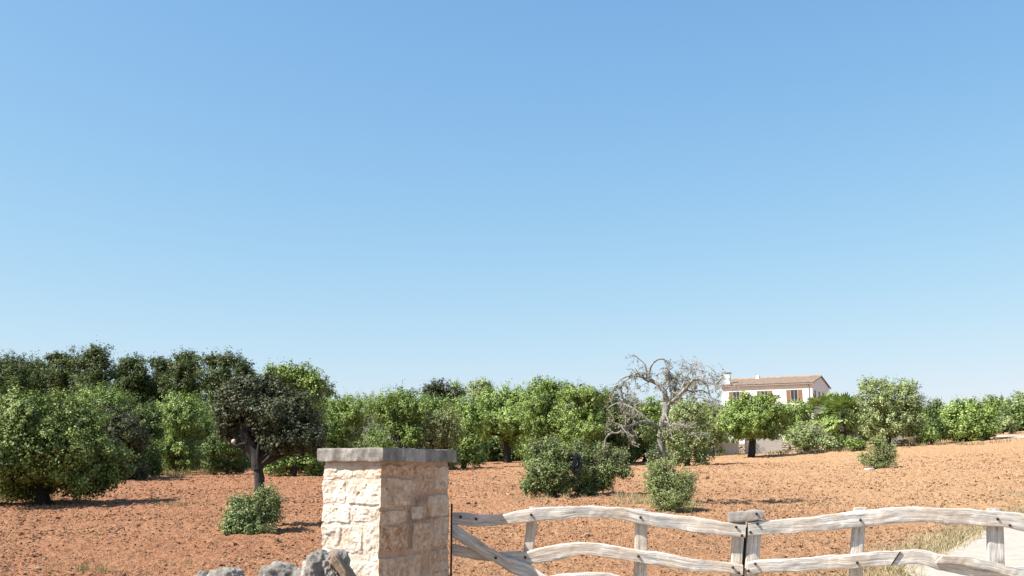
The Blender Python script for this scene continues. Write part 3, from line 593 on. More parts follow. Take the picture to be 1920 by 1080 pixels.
# pale leafless shrubs before the tree line
def bare_shrub(label, px, py, top, spread, seed, n=9, group="pale leafless shrubs near the pillar"):
    g = ground(px, py); D = g[1]; rnd = np.random.default_rng(seed); mb = MB(); H = (py - top) * D / 1900
    for i in range(n):
        d = np.array([rnd.normal(0, spread), rnd.normal(0, spread), 1.0]); d /= np.linalg.norm(d)
        grow(mb, g + rnd.normal(0, .08, 3) * [1, 1, 0], d, H * 0.62, 0.032, 3, rnd, 0.0, 0.38, 0.0075, 3, 3)
    o = mb.build('bare_shrub', DEADWOOD, origin=g); tag(o, label, 'shrub', group)
bare_shrub("pale twiggy shrub, the left one of those above the pillar cap", 668, 880, 768, .28, 3)
bare_shrub("pale grey twiggy shrub with tall thin stems above the middle of the pillar cap", 745, 880, 762, .25, 4, 12)
bare_shrub("small pale twiggy shrub right of the tall stemmed one", 772, 880, 795, .35, 5, 7)
g = ground(748, 880); rnd = np.random.default_rng(9); mb = MB()
for i in range(110):
    xx = rnd.normal(0, .8); p = g + np.array([xx, rnd.normal(0, .4), rnd.uniform(.02, 1.0) * math.exp(-xx * xx / 1.6)]); d = np.array([rnd.normal(0, 1), rnd.normal(0, .5), rnd.normal(0, .25)]); d /= np.linalg.norm(d)
    grow(mb, p, d, .8, .018, 1, rnd, 0.05, .3, .008, 2, 3)
tag(mb.build('brushwood_heap', DEADWOOD, origin=g), "heap of cut dry branches behind the pillar cap", 'brushwood')

# ------------------------------------------------------------------ the bare tree
def dead_tree():
    g = ground(1250, 948); D = g[1]; root = empty('dead_tree', g)
    tag(root, "half dead almond tree with twisted bare branches against the sky", 'tree')
    rnd = np.random.default_rng(21); mb = MB(); tw = MB(); tips = []
    px = D / 1900.0
    def br(pts, w0, w1, n=18, k=9, twigs=0, tl=30, droop=.2, bias=(0, 0, .1)):
        P = curve([W(a, b, D + c) for a, b, c in pts], n); tube(mb, P, np.linspace(w0 / 2 * px, w1 / 2 * px, n), k, rough=.35, seed=len(pts))
        for i in range(twigs):
            j = rnd.integers(n // 4, n); dd = np.array([rnd.normal(0, .8), rnd.normal(0, .7), rnd.normal(0, .7)]) + bias; dd /= np.linalg.norm(dd)
            grow(tw, P[j], dd, tl * px * rnd.uniform(.6, 1.3), max(w1 * .35 * px, .007), 2, rnd, droop, .45, .0052, 3, 3, tips)
        return P
    br([(1256, 950, 0), (1252, 915, 0), (1246, 880, 0), (1240, 845, 0), (1240, 820, 0)], 17, 15)
    br([(1238, 925, .1), (1236, 900, .1), (1234, 870, .05), (1240, 835, 0)], 10, 12)
    br([(1240, 830, 0), (1241, 805, 0), (1247, 780, 0), (1250, 760, 0), (1249, 745, 0)], 15, 11)
    br([(1249, 750, 0), (1246, 735, 0), (1238, 724, .05), (1225, 715, .1), (1212, 712, .1), (1202, 706, .1), (1190, 704, .15), (1175, 706, .2), (1162, 712, .3)], 10, 3, twigs=6, tl=22)
    br([(1217, 714, .1), (1217, 700, .1), (1221, 686, .05), (1230, 676, 0), (1243, 673, 0), (1252, 680, 0), (1262, 689, -.05)], 4.5, 2, twigs=6, tl=18)
    br([(1212, 712, .1), (1212, 695, .1), (1208, 682, .1), (1198, 673, .1), (1190, 667, .1)], 3.2, 1.4, twigs=4, tl=12)
    br([(1204, 707, .1), (1196, 699, .1), (1191, 690, .1)], 3.2, 1.5, twigs=3, tl=14)
    br([(1246, 676, 0), (1252, 695, -.1), (1254, 715, -.15), (1258, 735, -.1)], 2.8, 4, twigs=12, tl=20, droop=.5)
    br([(1250, 762, 0), (1262, 752, -.2), (1275, 740, -.3), (1288, 726, -.4), (1300, 712, -.5), (1312, 712, -.5), (1325, 722, -.5), (1332, 745, -.5)], 9, 2.2, twigs=17, tl=40, droop=.08, bias=(.45, 0, .7))
    br([(1285, 730, -.4), (1300, 735, -.3), (1315, 732, -.2), (1330, 738, 0)], 4, 1.5, twigs=8, tl=34, droop=.1, bias=(.6, 0, .4))
    br([(1272, 742, -.3), (1285, 712, -.1), (1295, 695, .1), (1303, 680, .2)], 3, 1.2, twigs=9, tl=22, droop=0, bias=(.4, 0, .6))
    br([(1262, 752, 0), (1268, 720, .2), (1276, 700, .3)], 3, 1.2, twigs=8, tl=22, droop=0)
    br([(1241, 805, 0), (1225, 795, -.3), (1208, 790, -.5), (1190, 795, -.6), (1175, 800, -.7), (1160, 800, -.8)], 6, 3, twigs=8, tl=26)
    br([(1185, 800, -.6), (1170, 805, -.7), (1158, 812, -.8), (1146, 812, -.8), (1136, 822, -.8), (1134, 838, -.8)], 4.5, 2, twigs=3, tl=12)
    br([(1150, 812, -.8), (1143, 806, -.8), (1136, 800, -.8)], 3.5, 3)
    br([(1225, 796, -.3), (1200, 775, -.3), (1180, 762, -.2), (1158, 756, 0), (1140, 765, .1)], 4.5, 1.5, twigs=9, tl=26)
    br([(1190, 704, .15), (1170, 716, .2), (1165, 735, .2), (1172, 760, .2)], 3, 2, twigs=14, tl=24, droop=.5)
    br([(1243, 790, 0), (1262, 795, -.3), (1280, 800, -.4), (1298, 815, -.4)], 5, 2, twigs=10, tl=26)
    br([(1240, 840, 0), (1225, 846, -.3), (1212, 855, -.4)], 4, 1.5, twigs=6, tl=14)
    br([(1246, 770, 0), (1256, 800, -.4), (1262, 830, -.5)], 4, 1.5, twigs=8, tl=20, droop=.6)
    mb.build('trunk', bark_mat('pale_bark', (.085, .078, .07), (.66, .63, .57)), root, origin=g, smooth_sh=True)
    tw.build('twigs', DEADWOOD, root, origin=g)
    # curled dry leaves and lichen clinging to the twigs, and a few live shoots on the trunk
    T = np.array(tips); q = rnd.integers(0, len(T), 10000); T = T[q]
    keep = rnd.random(len(T)) < np.clip((T[:, 2] * 0 + .75) - 0.72 * (T[:, 2] > W(1200, 700, D)[2]), 0, 1); T = T[keep]
    lf = MB(); leaf_cloud(lf, T + rnd.normal(0, .028, T.shape), rnd.normal(0, 1, T.shape), .04, .6, rnd, rnd.random(len(T)))
    lf.build('dry_leaves', LEAF['lichen'], root, origin=g)
    cl = [(1225, 855, 12, 14), (1246, 815, 10, 12), (1268, 830, 20, 22), (1285, 850, 14, 12), (1212, 812, 14, 14), (1305, 770, 14, 14)]
    crown_mesh([(W(a, b, D + rnd.uniform(-.3, .3)), (c * px, c * px, d * px)) for a, b, c, d in cl], .055, 77, .55).build('leafy_shoots', LEAF['olive'], root, origin=g)
dead_tree()

# ------------------------------------------------------------------ fan palms
def palm(label, px, py, cpx, cpy, size, seed):
    g = ground(px, py); D = g[1]; root = empty('fan_palm', g); tag(root, label, 'palm tree', "fan palms beside the house")
    rnd = np.random.default_rng(seed); mb = MB(); top = W(cpx, cpy, D)
    P = curve([g, (g + top) / 2 + [0.03, 0, 0], top], 22); R = np.linspace(.17, .13, 22) * (1 + .12 * (np.arange(22) % 2))
    tube(mb, P, R, 9, rough=.2); mb.build('trunk', BARK, root, origin=g)
    S = size * D / 1900; lf = MB(); st = MB()
    for i in range(34):
        az = i * 2.4 + rnd.uniform(-.2, .2); el = rnd.uniform(-.55, 1.35); d = np.array([math.cos(az) * math.cos(el), math.sin(az) * math.cos(el), math.sin(el)])
        c = top + d * S * .5 + [0, 0, -.04 * (1 - el)]; tube(st, curve([top, (top + c) / 2 + [0, 0, .05], c], 5), [.018] * 5, 4)
        side = np.cross(d, [0, 0, 1]); side /= np.linalg.norm(side) + 1e-9
        for k in range(15):
            a = (k - 7) / 7 * 1.45; dd = d * math.cos(a) + side * math.sin(a); e = c + dd * S * .62 * (1 - .25 * abs(a) / 1.45) + [0, 0, -.10 * S * rnd.uniform(.5, 2)]
            n = np.cross(d, side); wd = S * .06; s2 = np.cross(dd, n) * wd; m = c * .45 + e * .55 + n * .02
            lf.add([c, m + s2, e, m - s2], [[0, 1, 2, 3]], [rnd.uniform(.2, .95), 0, 0])
    st.build('leaf_stalks', LEAF['palm'], root, origin=g); lf.build('crown', LEAF['palm'], root, origin=g)
palm("front fan palm with a dark slender trunk right of the house", 1581, 842, 1580, 778, 46, 5)
palm("rear fan palm with a bushy crown at the corner of the house", 1546, 832, 1545, 772, 44, 8)

# ------------------------------------------------------------------ background woodland
rb = np.random.default_rng(5); LB = []
for px in np.arange(-260, 2200, 26):
    D = rb.uniform(112, 150); a, _ = ray(px, 870)
    ty = 770 + rb.uniform(-10, 14) if px > 600 else 742 + rb.uniform(-14, 14)
    if 1560 < px < 1610 or 1730 < px < 1765: ty += 14
    if 1340 < px < 1560: D = rb.uniform(124, 150); ty = 790
    t = W(px, ty, D); b = th(a * D, D); hh = max(t[2] - b, 1.5)
    LB.append(((a * D, D, b + hh * .55), (rb.uniform(2.2, 3.4), 2.4, hh * .5)))
tag(crown_mesh(LB, .34, 3, 0.9, clump=.2).build('woodland', LEAF['carob']), "mass of green woodland closing the view behind the orchard trees", 'woodland', kind='stuff')

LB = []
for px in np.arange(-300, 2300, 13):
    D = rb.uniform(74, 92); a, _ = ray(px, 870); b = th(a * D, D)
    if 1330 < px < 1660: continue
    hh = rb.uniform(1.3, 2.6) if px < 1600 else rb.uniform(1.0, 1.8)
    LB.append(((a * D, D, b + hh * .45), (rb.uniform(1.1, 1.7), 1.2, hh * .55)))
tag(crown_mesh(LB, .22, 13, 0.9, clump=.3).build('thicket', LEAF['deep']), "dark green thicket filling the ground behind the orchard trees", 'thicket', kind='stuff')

LB = []  # low dark leaf row added to stand in for tree shade on the ground
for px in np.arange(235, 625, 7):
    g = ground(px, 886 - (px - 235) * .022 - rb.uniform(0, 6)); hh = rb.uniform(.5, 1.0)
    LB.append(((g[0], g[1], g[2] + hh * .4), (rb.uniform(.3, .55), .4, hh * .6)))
tag(crown_mesh(LB, .075, 23, 0.8, clump=.4).build('shade_scrub', LEAF['holm']), "dark scrub added at the foot of the left trees, standing in for their shade", 'shade_scrub', kind='stuff')

# ------------------------------------------------------------------ walls at the field edge
M_DRYSTONE = None
def stone_mat(name, a, b, c3, rust=0.3):
    m, t, p, o = new_mat(name); P = geo_pos(t)
    info = nd(t, "ShaderNodeAttribute", attribute_name="info"); s = nd(t, "ShaderNodeSeparateXYZ"); t.links.new(info.outputs["Vector"], s.inputs[0])
    n = noise_n(t, P, 9, 7, 0.7); n2 = noise_n(t, P, 45, 4, 0.7)
    c = ramp(t, n, [(0.3, a), (0.52, b), (0.72, c3)])
    c = mixc(t, mth(t, 'MULTIPLY', s.outputs[0], 0.5), c, a)
    c = mixc(t, ramp(t, noise_n(t, P, 3.3, 4), [(0.56, (0, 0, 0)), (0.66, (rust,) * 3)]), c, (0.36, 0.19, 0.10))
    t.links.new(c, p.inputs["Base Color"]); p.inputs["Roughness"].default_value = 0.92
    bump(t, p, mth(t, 'ADD', n2, n), 0.8, 0.012); return m
M_DRYSTONE = stone_mat("field_stone", (0.30, 0.25, 0.18), (0.50, 0.43, 0.33), (0.66, 0.60, 0.50))
M_ROCK = stone_mat("grey_boulder", (0.12, 0.108, 0.095), (0.36, 0.33, 0.29), (0.64, 0.60, 0.54), rust=0.25)
M_WHITEWALL = plain("whitewash", (0.74, 0.70, 0.63), 0.9, 0.07, 3.0, bmp=.2)
def field_wall(label, p0, p1, hpx, seed, size=.13, group="dry stone walls along the back of the field"):
    a = ground(*p0); b = ground(*p1); L = np.linalg.norm(b - a); H = hpx * a[1] / 1900; rnd = np.random.default_rng(seed); mb = MB()
    ang = math.atan2(b[1] - a[1], b[0] - a[0]); rows = max(int(H / (size * 1.1)), 2); n = int(L / (size * 1.55))
    for r in range(rows):
        for i in range(n):
            for k in range(2):
                t = (i + .5 + rnd.uniform(-.3, .3)) / n; p = a + (b - a) * t; z0 = th(p[0], p[1])
                p = np.array([p[0] - math.sin(ang) * (k * .22), p[1] + math.cos(ang) * (k * .22), z0 + (r + .4) * size * 1.1 + rnd.uniform(-.03, .03)])
                rock(mb, p, np.array([.95, .8, .62]) * size * rnd.uniform(.7, 1.2), int(rnd.integers(0, 90)), 1 if a[1] > 35 else 2, .6, .3, ang, attr=[rnd.random(), 0, 0])
    o = mb.build('dry_stone_wall', M_DRYSTONE, origin=a); tag(o, label, 'stone wall', group)
field_wall("pale dry stone wall right of the black trunk below the house", (1380, 850), (1530, 846), 19, 1)
field_wall("low dry stone wall in shade left of the bare tree trunk", (1165, 856), (1238, 856), 15, 2)
field_wall("broken rubble wall end right of the bare tree", (1262, 856), (1345, 854), 12, 3)
field_wall("shaded terrace wall under the trees on the left of the pillar", (235, 884), (610, 871), 9, 4, .13)
field_wall("short stone wall piece under the airy pale tree at the right", (1655, 838), (1700, 836), 16, 5)
def white_wall(label, x0, x1, ytop, ybot, D):
    a = W(x0, ybot, D); b = W(x1, ybot, D); t = W(x0, ytop, D); mb = MB(); g0 = th(a[0], D)
    mb.box([(a[0] + b[0]) / 2, D + .12, (t[2] + g0 - .1) / 2], [(b[0] - a[0]) / 2, .12, (t[2] - g0 + .1) / 2])
    mb.box([(a[0] + b[0]) / 2, D + .12, t[2] + .025], [(b[0] - a[0]) / 2 + .03, .15, .025])
    o = mb.build('garden_wall', M_WHITEWALL, origin=[a[0], D, g0]); tag(o, label, 'wall', "whitewashed garden wall pieces in front of the house")
white_wall("whitewashed garden wall piece right of the black trunk, over the dry stone wall", 1398, 1466, 817, 832, 66)
white_wall("low whitewashed garden wall piece left of the black trunk", 1330, 1385, 832, 838, 66)
white_wall("whitewashed wall piece between the round grey bush and the palms", 1544, 1564, 819, 828, 67)
white_wall("whitewashed wall piece right of the front palm", 1596, 1616, 817, 826, 67)
white_wall("whitewashed wall piece under the airy pale tree", 1664, 1692, 814, 830, 66)

# ------------------------------------------------------------------ the house
def house():
    CX, CY = 31.85, 106.0; rz = math.atan2(-4.36, 8.0); z0 = th(CX, CY) - 0.6
    root = empty('farmhouse', (CX, CY, z0), rz)
    tag(root, "white two storey farmhouse with red tiled gable roof and brown shutters behind the trees", 'house')
    Lf, Wd = 9.85, 9.1; E = EYE + 8.78 - z0; Rg = E + 0.98
    M_WALL = plain("house_plaster", (1.2, 1.15, 1.10), 0.9, 0.04, 1.2, bmp=.1)
    mb = MB()
    mb.add([[-Lf, 0, 0], [0, 0, 0], [0, Wd, 0], [-Lf, Wd, 0], [-Lf, 0, E], [0, 0, E], [0, Wd, E], [-Lf, Wd, E], [0, Wd / 2, Rg], [-Lf, Wd / 2, Rg]],
           [[0, 1, 5, 4], [1, 2, 6, 5], [2, 3, 7, 6], [3, 0, 4, 7]])
    mb.f[3].append(np.array([[5, 6, 8], [7, 4, 9]])); mb.build('wall', M_WALL, root)
    # roof: rows of half round tiles
    m, t, p, o = new_mat("roof_tiles"); P = geo_pos(t); n = noise_n(t, P, 2.6, 6, .75)
    t.links.new(ramp(t, n, [(.3, (.30, .20, .14)), (.5, (.46, .32, .225)), (.72, (.64, .50, .37))]), p.inputs["Base Color"]); p.inputs["Roughness"].default_value = .9
    mb = MB(); nx = 240; xs = np.linspace(-Lf - .15, .15, nx); wv = np.abs(np.sin(xs / .2 * math.pi)) * .07
    for sgn in (0, 1):
        ys = np.linspace(-.30, Wd / 2, 14) if sgn == 0 else np.linspace(Wd + .30, Wd / 2, 14)
        zz = E + (Rg - E) * (np.minimum(ys, Wd - ys) / (Wd / 2)) + .05
        X, Yy = np.meshgrid(xs, ys, indexing='ij'); Z = np.broadcast_to(zz, X.shape) + wv[:, None] + (np.arange(14) % 2) * .015
        V = np.stack([X.ravel(), Yy.ravel(), Z.ravel()], 1); i, j = np.meshgrid(np.arange(nx - 1), np.arange(13), indexing='ij'); i = i.ravel(); j = j.ravel()
        mb.add(V, np.stack([i * 14 + j, (i + 1) * 14 + j, (i + 1) * 14 + j + 1, i * 14 + j + 1], 1))
    tube(mb, [[-Lf - .15, Wd / 2, Rg + .1], [.15, Wd / 2, Rg + .1]], .12, 8)
    rf = mb.build('roof', m, root)
    MV = plain("verge", (.34, .25, .2), .8)
    for yy0, yy1 in ((-.30, Wd / 2), (Wd + .30, Wd / 2)):
        za = E - .30 * (Rg - E) / (Wd / 2)
        for xx in (.06, -Lf - .16):
            mb = MB(); mb.add([[xx, yy0, za], [xx + .1, yy0, za], [xx + .1, yy1, Rg], [xx, yy1, Rg], [xx, yy0, za + .09], [xx + .1, yy0, za + .09], [xx + .1, yy1, Rg + .09], [xx, yy1, Rg + .09]],
                [[0, 3, 2, 1], [4, 5, 6, 7], [0, 1, 5, 4], [1, 2, 6, 5], [2, 3, 7, 6], [3, 0, 4, 7]]); mb.build('verge_board', MV, root)
    mb = MB(); mb.box([-Lf / 2, -.25, E - .08], [Lf / 2 + .1, .06, .05]); mb.build('gutter', plain("gutter", (.42, .33, .28), .6), root)
    mb = MB(); tube(mb, [[-.35, -.06, E - .1], [-.35, -.06, .1]], .045, 8); mb.build('downpipe', plain("pipe", (.50, .42, .38), .5), root)
    mb = MB(); mb.box([-Lf + .45, Wd * .12, E + .65], [.26, .24, .75]); ch = mb.build('chimney', M_WALL, rf)
    mb = MB(); mb.box([-Lf + .45, Wd * .12, E + 1.52], [.36, .33, .05]); mb.build('chimney_cap', plain("cap_dark", (.2, .17, .15)), rf)
    mb = MB(); mb.box([-Lf + 2.9, Wd * .5, Rg + .25], [.17, .17, .2]); mb.build('vent', M_WALL, rf)
    mb = MB(); tube(mb, [[-Lf + 2.6, Wd * .52, Rg + .1], [-Lf + 2.6, Wd * .52, Rg + 1.1]], .012, 4)
    for dz in (.85, .95, 1.05): tube(mb, [[-Lf + 2.3, Wd * .52, Rg + dz], [-Lf + 2.9, Wd * .52, Rg + dz]], .008, 4)
    mb.build('antenna', plain("aerial", (.5, .5, .5), .4), rf)
    MS = plain("brown_shutter", (.34, .185, .11), .7, .15); MG = plain("dark_pane", (.045, .05, .06), .15, .1, bmp=0); MF = plain("window_frame", (.55, .50, .45), .6, .05)
    def win(c, wd, ht, side, sh):
        def bx(mb, dx, dz, hx, hz, out, th_):     # dx along the wall, out from the wall
            if side == 'front': mb.box([c[0] + dx, -out, c[1] + dz], [hx, th_, hz])
            else: mb.box([out, c[0] + dx, c[1] + dz], [th_, hx, hz])
        f = MB(); bx(f, 0, ht / 2, wd / 2, .03, .02, .03); bx(f, 0, -ht / 2, wd / 2 + .06, .03, .03, .05); bx(f, wd / 2, 0, .03, ht / 2 - .03, .02, .03); bx(f, -wd / 2, 0, .03, ht / 2 - .03, .02, .03); bx(f, 0, 0, .02, ht / 2 - .03, .02, .025)
        fo = f.build('window', MF, root); g_ = MB(); bx(g_, 0, 0, wd / 2 - .02, ht / 2 - .02, .003, .006); g_.build('pane', MG, fo)
        if sh:
            for s_ in (-1, 1):
                q = MB(); bx(q, s_ * (wd / 2 + sh / 2 + .04), 0, sh / 2, ht / 2, .03, .02)
                for k in range(9): bx(q, s_ * (wd / 2 + sh / 2 + .04), -ht / 2 + ht * (k + .5) / 9, sh / 2 - .05, .02, .056, .006)
                q.build('shutter', MS, fo)
    zt = EYE + 7.45 - z0
    for dx in (1.92, 5.1, 8.2):
        win((-dx, zt), .74, 1.3, 'front', .42); win((-dx, zt - 2.9), .8, 1.5, 'front', .42)
    for yy in (1.2, 3.25, 5.3, 7.4): win((yy, zt - .05), .55, 1.25, 'side', 0); win((yy, zt - 2.9), .55, 1.5, 'side', 0)
    # sills and plinth tone
house()

# ------------------------------------------------------------------ stone gate pillar
NEAR = np.array([-0.78, 6.10]); DL = np.array([-0.438, 0.21]); DR = np.array([0.40, 0.84])
CT = EYE + 0.112; CB = EYE + 0.030                      # cap top and underside
def pillar():
    root = empty('gate_pillar', (-0.8, 6.6, 0)); tag(root, "square pillar of pale rough limestone blocks with a flat grey cap, beside the gate", 'gate pillar')
    og = (-0.8, 6.6, 0)
    dl = DL / np.linalg.norm(DL); dr = DR / np.linalg.norm(DR); LL = np.linalg.norm(DL); LR = np.linalg.norm(DR)
    ins = 0.034
    A = NEAR + dl * ins + dr * ins; B = A + dr * (LR - 2 * ins - .02); C = B + dl * (LL - 2 * ins); Dd = A + dl * (LL - 2 * ins)
    corners = [Dd, A, B, C]; lens = [np.linalg.norm(A - Dd), np.linalg.norm(B - A), np.linalg.norm(C - B), np.linalg.norm(Dd - C)]
    # (face, u0, u1, z0, z1, relief, tone, rust) with u as a fraction of the face and z measured down from the cap
    st = []
    def zoomR(x0, y0, x1, y1, rel, tone, rust): st.append((1, (x0 - 645) / 520, (x1 - 645) / 520, (y0 - 195) / 1295., (y1 - 195) / 1295., rel, tone, rust))
    def zoomL(x0, y0, x1, y1, rel, tone, rust): st.append((0, (x0 - 185) / 460, (x1 - 185) / 460, (y0 - 195) / 1295., (y1 - 195) / 1295., rel, tone, rust))
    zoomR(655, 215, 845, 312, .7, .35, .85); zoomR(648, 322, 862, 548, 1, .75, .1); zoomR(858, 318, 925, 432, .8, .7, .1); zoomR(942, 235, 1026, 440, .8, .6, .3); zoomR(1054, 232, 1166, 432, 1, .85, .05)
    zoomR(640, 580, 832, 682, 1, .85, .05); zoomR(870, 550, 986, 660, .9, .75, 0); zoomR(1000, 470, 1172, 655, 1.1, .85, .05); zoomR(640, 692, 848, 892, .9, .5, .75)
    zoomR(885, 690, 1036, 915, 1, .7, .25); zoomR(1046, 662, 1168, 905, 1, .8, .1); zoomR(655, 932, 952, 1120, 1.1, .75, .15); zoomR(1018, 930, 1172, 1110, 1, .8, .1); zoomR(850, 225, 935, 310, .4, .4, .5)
    zoomL(190, 222, 420, 335, .8, .8, .15); zoomL(430, 222, 640, 330, .6, .8, .35); zoomL(190, 345, 372, 525, .9, .8, .12); zoomL(378, 365, 650, 528, 1, .95, 0); zoomL(180, 545, 420, 675, 1, .95, 0)
    zoomL(425, 540, 645, 665, .9, .9, .0); zoomL(180, 690, 345, 860, .9, .9, .05); zoomL(350, 690, 520, 900, .8, .85, .2); zoomL(530, 680, 650, 960, .9, .85, .1); zoomL(180, 880, 380, 1080, .9, .9, 0); zoomL(385, 968, 660, 1120, 1.1, .97, 0)
    r = random.Random(4)
    for face in (0, 1, 2, 3):            # courses below the picture and the two faces turned away
        z = 0.70 if face < 2 else 0.01
        while z < 1.55:
            h = r.uniform(.12, .19); u = 0.0
            while u < 1:
                wv = r.uniform(.2, .42) if face % 2 else r.uniform(.35, .6)
                st.append((face, u + .01, min(u + wv, 1.0) - .01, z + .008, z + h - .008, r.uniform(.7, 1.1), r.uniform(.6, .95), r.uniform(0, .3))); u += wv
            z += h
    step = 0.0048
    nz = int((CB + 0.05) / step); Zs = CB - np.arange(nz) * step + 0.0
    P2 = []; fc = []; uu = []; nrm = []
    cen = (A + B + C + Dd) / 4
    for k in range(4):
        a = corners[k]; b = corners[(k + 1) % 4]; n = int(lens[k] / step); t = np.arange(n) / n
        d = (b - a) / np.linalg.norm(b - a); nn = np.array([d[1], -d[0]])
        if np.dot(nn, (a + b) / 2 - cen) < 0: nn = -nn
        P2.append(a + (b - a) * t[:, None]); fc.append(np.full(n, k)); uu.append(t); nrm.append(np.repeat(nn[None], n, 0))
    P2 = np.concatenate(P2); fc = np.concatenate(fc); uu = np.concatenate(uu); nrm = np.concatenate(nrm); n = len(P2)
    N2 = nrm.copy()
    for s in range(1, 4): N2 += np.roll(nrm, s, 0) + np.roll(nrm, -s, 0)
    N2 /= np.linalg.norm(N2, axis=1)[:, None]
    X = np.repeat(P2[None], nz, 0); Z = np.repeat(Zs[:, None], n, 1); U = np.repeat(uu[None], nz, 0); Fk = np.repeat(fc[None], nz, 0)
    Lk = np.array(lens)[Fk]; dz = CB - Z
    P3 = np.stack([X[..., 0].ravel(), X[..., 1].ravel(), Z.ravel()], 1)
    wob = (noise3(P3, .06, 3) * .022 + noise3(P3, .022, 8) * .008).reshape(Z.shape); wob2 = (noise3(P3 + 9, .06, 31) * .022).reshape(Z.shape)
    Hh = np.full(Z.shape, -1.0); tone = np.full(Z.shape, .3); rust = np.zeros(Z.shape); mask = np.zeros(Z.shape)
    for f, u0, u1, z0, z1, rel, tn, ru in st:
        a = (U - u0) * Lk + wob; b = (u1 - U) * Lk - wob2
        if u0 < .03: a = a + .2
        if u1 > .97: b = b + .2
        c = (dz - z0) + wob2; e = (z1 - dz) - wob
        d = np.minimum(np.minimum(a, b), np.minimum(c, e)); cr = np.minimum(np.hypot(np.clip(.02 - a, 0, 1), np.clip(.02 - c, 0, 1)), 1)
        for p_, q_ in ((a, c), (a, e), (b, c), (b, e)):
            d = np.where((p_ < .022) & (q_ < .022), .022 - np.hypot(.022 - p_, .022 - q_), d)
        s = np.clip(d / .008, 0, 1); s = np.where(Fk == f, s, 0); up = s > mask
        tone = np.where(up, tn, tone); rust = np.where(up, ru, rust); Hh = np.where(up, rel, Hh); mask = np.maximum(mask, s)
    rough_l = (noise3(P3, .11, 11) * .016 + noise3(P3, .035, 12) * .009 + noise3(P3, .014, 13) * .007).reshape(Z.shape)
    pits = np.clip(noise3(P3, .024, 15) - .34, 0, 1).reshape(Z.shape) * .10 + np.clip(noise3(P3, .055, 18) - .36, 0, 1).reshape(Z.shape) * .10
    disp = np.where(Fk == 0, .0055, .011) * smooth(mask) * np.clip(Hh, 0, 2) + rough_l * (.35 + .65 * mask) - pits * (noise3(P3, .3, 77) > -.12).reshape(Z.shape) - .004
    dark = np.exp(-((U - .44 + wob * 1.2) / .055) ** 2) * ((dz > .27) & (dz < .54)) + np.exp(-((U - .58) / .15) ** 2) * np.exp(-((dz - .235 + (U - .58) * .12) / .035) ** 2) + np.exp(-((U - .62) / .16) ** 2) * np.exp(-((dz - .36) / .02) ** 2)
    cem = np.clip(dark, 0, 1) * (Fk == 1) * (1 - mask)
    V = np.stack([X[..., 0] + N2[None, :, 0] * disp, X[..., 1] + N2[None, :, 1] * disp, Z], 2).reshape(-1, 3)
    at = np.stack([(np.maximum(mask, .8 * (Fk == 0)) * (.5 + .5 * tone)).ravel(), (np.where(Fk == 0, rust * .7, .6 + rust) * mask).ravel(), cem.ravel()], 1)  # besides rust, warm bounce light painted on every face but the left
    i, j = np.meshgrid(np.arange(nz - 1), np.arange(n), indexing='ij'); i = i.ravel(); j = j.ravel(); j2 = (j + 1) % n
    mb = MB(); mb.add(V, np.stack([i * n + j, (i + 1) * n + j, (i + 1) * n + j2, i * n + j2], 1), at)
    m, t, p, o = new_mat("limestone_masonry"); P = geo_pos(t)
    info = nd(t, "ShaderNodeAttribute", attribute_name="info"); s = nd(t, "ShaderNodeSeparateXYZ"); t.links.new(info.outputs["Vector"], s.inputs[0])
    n1 = noise_n(t, P, 13, 7, .65); n2 = noise_n(t, P, 70, 5, .7)
    stone = ramp(t, n1, [(.28, (.60, .45, .32)), (.44, (.92, .80, .65)), (.64, (1.12, 1.03, .90))])
    mort = ramp(t, n2, [(.3, (.46, .27, .165)), (.6, (.78, .52, .35))])
    rust_bounce = ramp(t, noise_n(t, P, 28, 6, .75), [(.35, (.36, .15, .065)), (.5, (.70, .44, .27)), (.66, (.95, .72, .52))])
    c = mixc(t, s.outputs[1], stone, rust_bounce)
    c = mixc(t, ramp(t, s.outputs[0], [(.15, (0, 0, 0)), (.6, (1, 1, 1))]), mort, c)
    c = mixc(t, mth(t, 'MULTIPLY', ramp(t, noise_n(t, P, 6.0, 5, .7), [(.53, (0, 0, 0)), (.66, (1, 1, 1))]), .6), c, (.52, .27, .13))
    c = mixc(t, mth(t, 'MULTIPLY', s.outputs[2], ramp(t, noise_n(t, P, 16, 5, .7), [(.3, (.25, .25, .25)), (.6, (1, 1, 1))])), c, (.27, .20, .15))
    c = mixc(t, ramp(t, noise_n(t, P, 38, 4, .7), [(.64, (0, 0, 0)), (.72, (.55, .55, .55))]), c, (.22, .17, .13))
    t.links.new(c, p.inputs["Base Color"]); p.inputs["Roughness"].default_value = .95; p.inputs["Specular IOR Level"].default_value = .2
    bump(t, p, mth(t, 'ADD', n2, mth(t, 'MULTIPLY', n1, 1.5)), .7, .008)
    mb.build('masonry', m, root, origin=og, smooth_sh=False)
    # cap slab with slightly worn edges
    ca = [NEAR, NEAR + DR, NEAR + DR + DL, NEAR + DL]; mb = MB(); ring = []
    per = []
    for k in range(4):
        a, b = ca[k], ca[(k + 1) % 4]; q = 60; per.append(a + (b - a) * (np.arange(q) / q)[:, None])
    per = np.concatenate(per); c0 = np.mean(ca, axis=0); n = len(per)
    prof = [(0.90, CT - .0), (1 - .012, CT), (1 - .003, CT - .004), (1, CT - .012), (1, CT - .03), (1, CT - .055), (1, CB + .012), (1 - .004, CB + .003), (1 - .012, CB), (.90, CB)]
    V = []
    for s_, z in prof:
        q = c0 + (per - c0) * s_; V.append(np.c_[q, np.full(n, z)])
    V = np.concatenate(V); V[:, :2] += (noise3(V, .05, 3) * .009 + noise3(V, .018, 6) * .006)[:, None]; V[:, 2] += noise3(V, .12, 4) * .006 + noise3(V, .03, 8) * .006
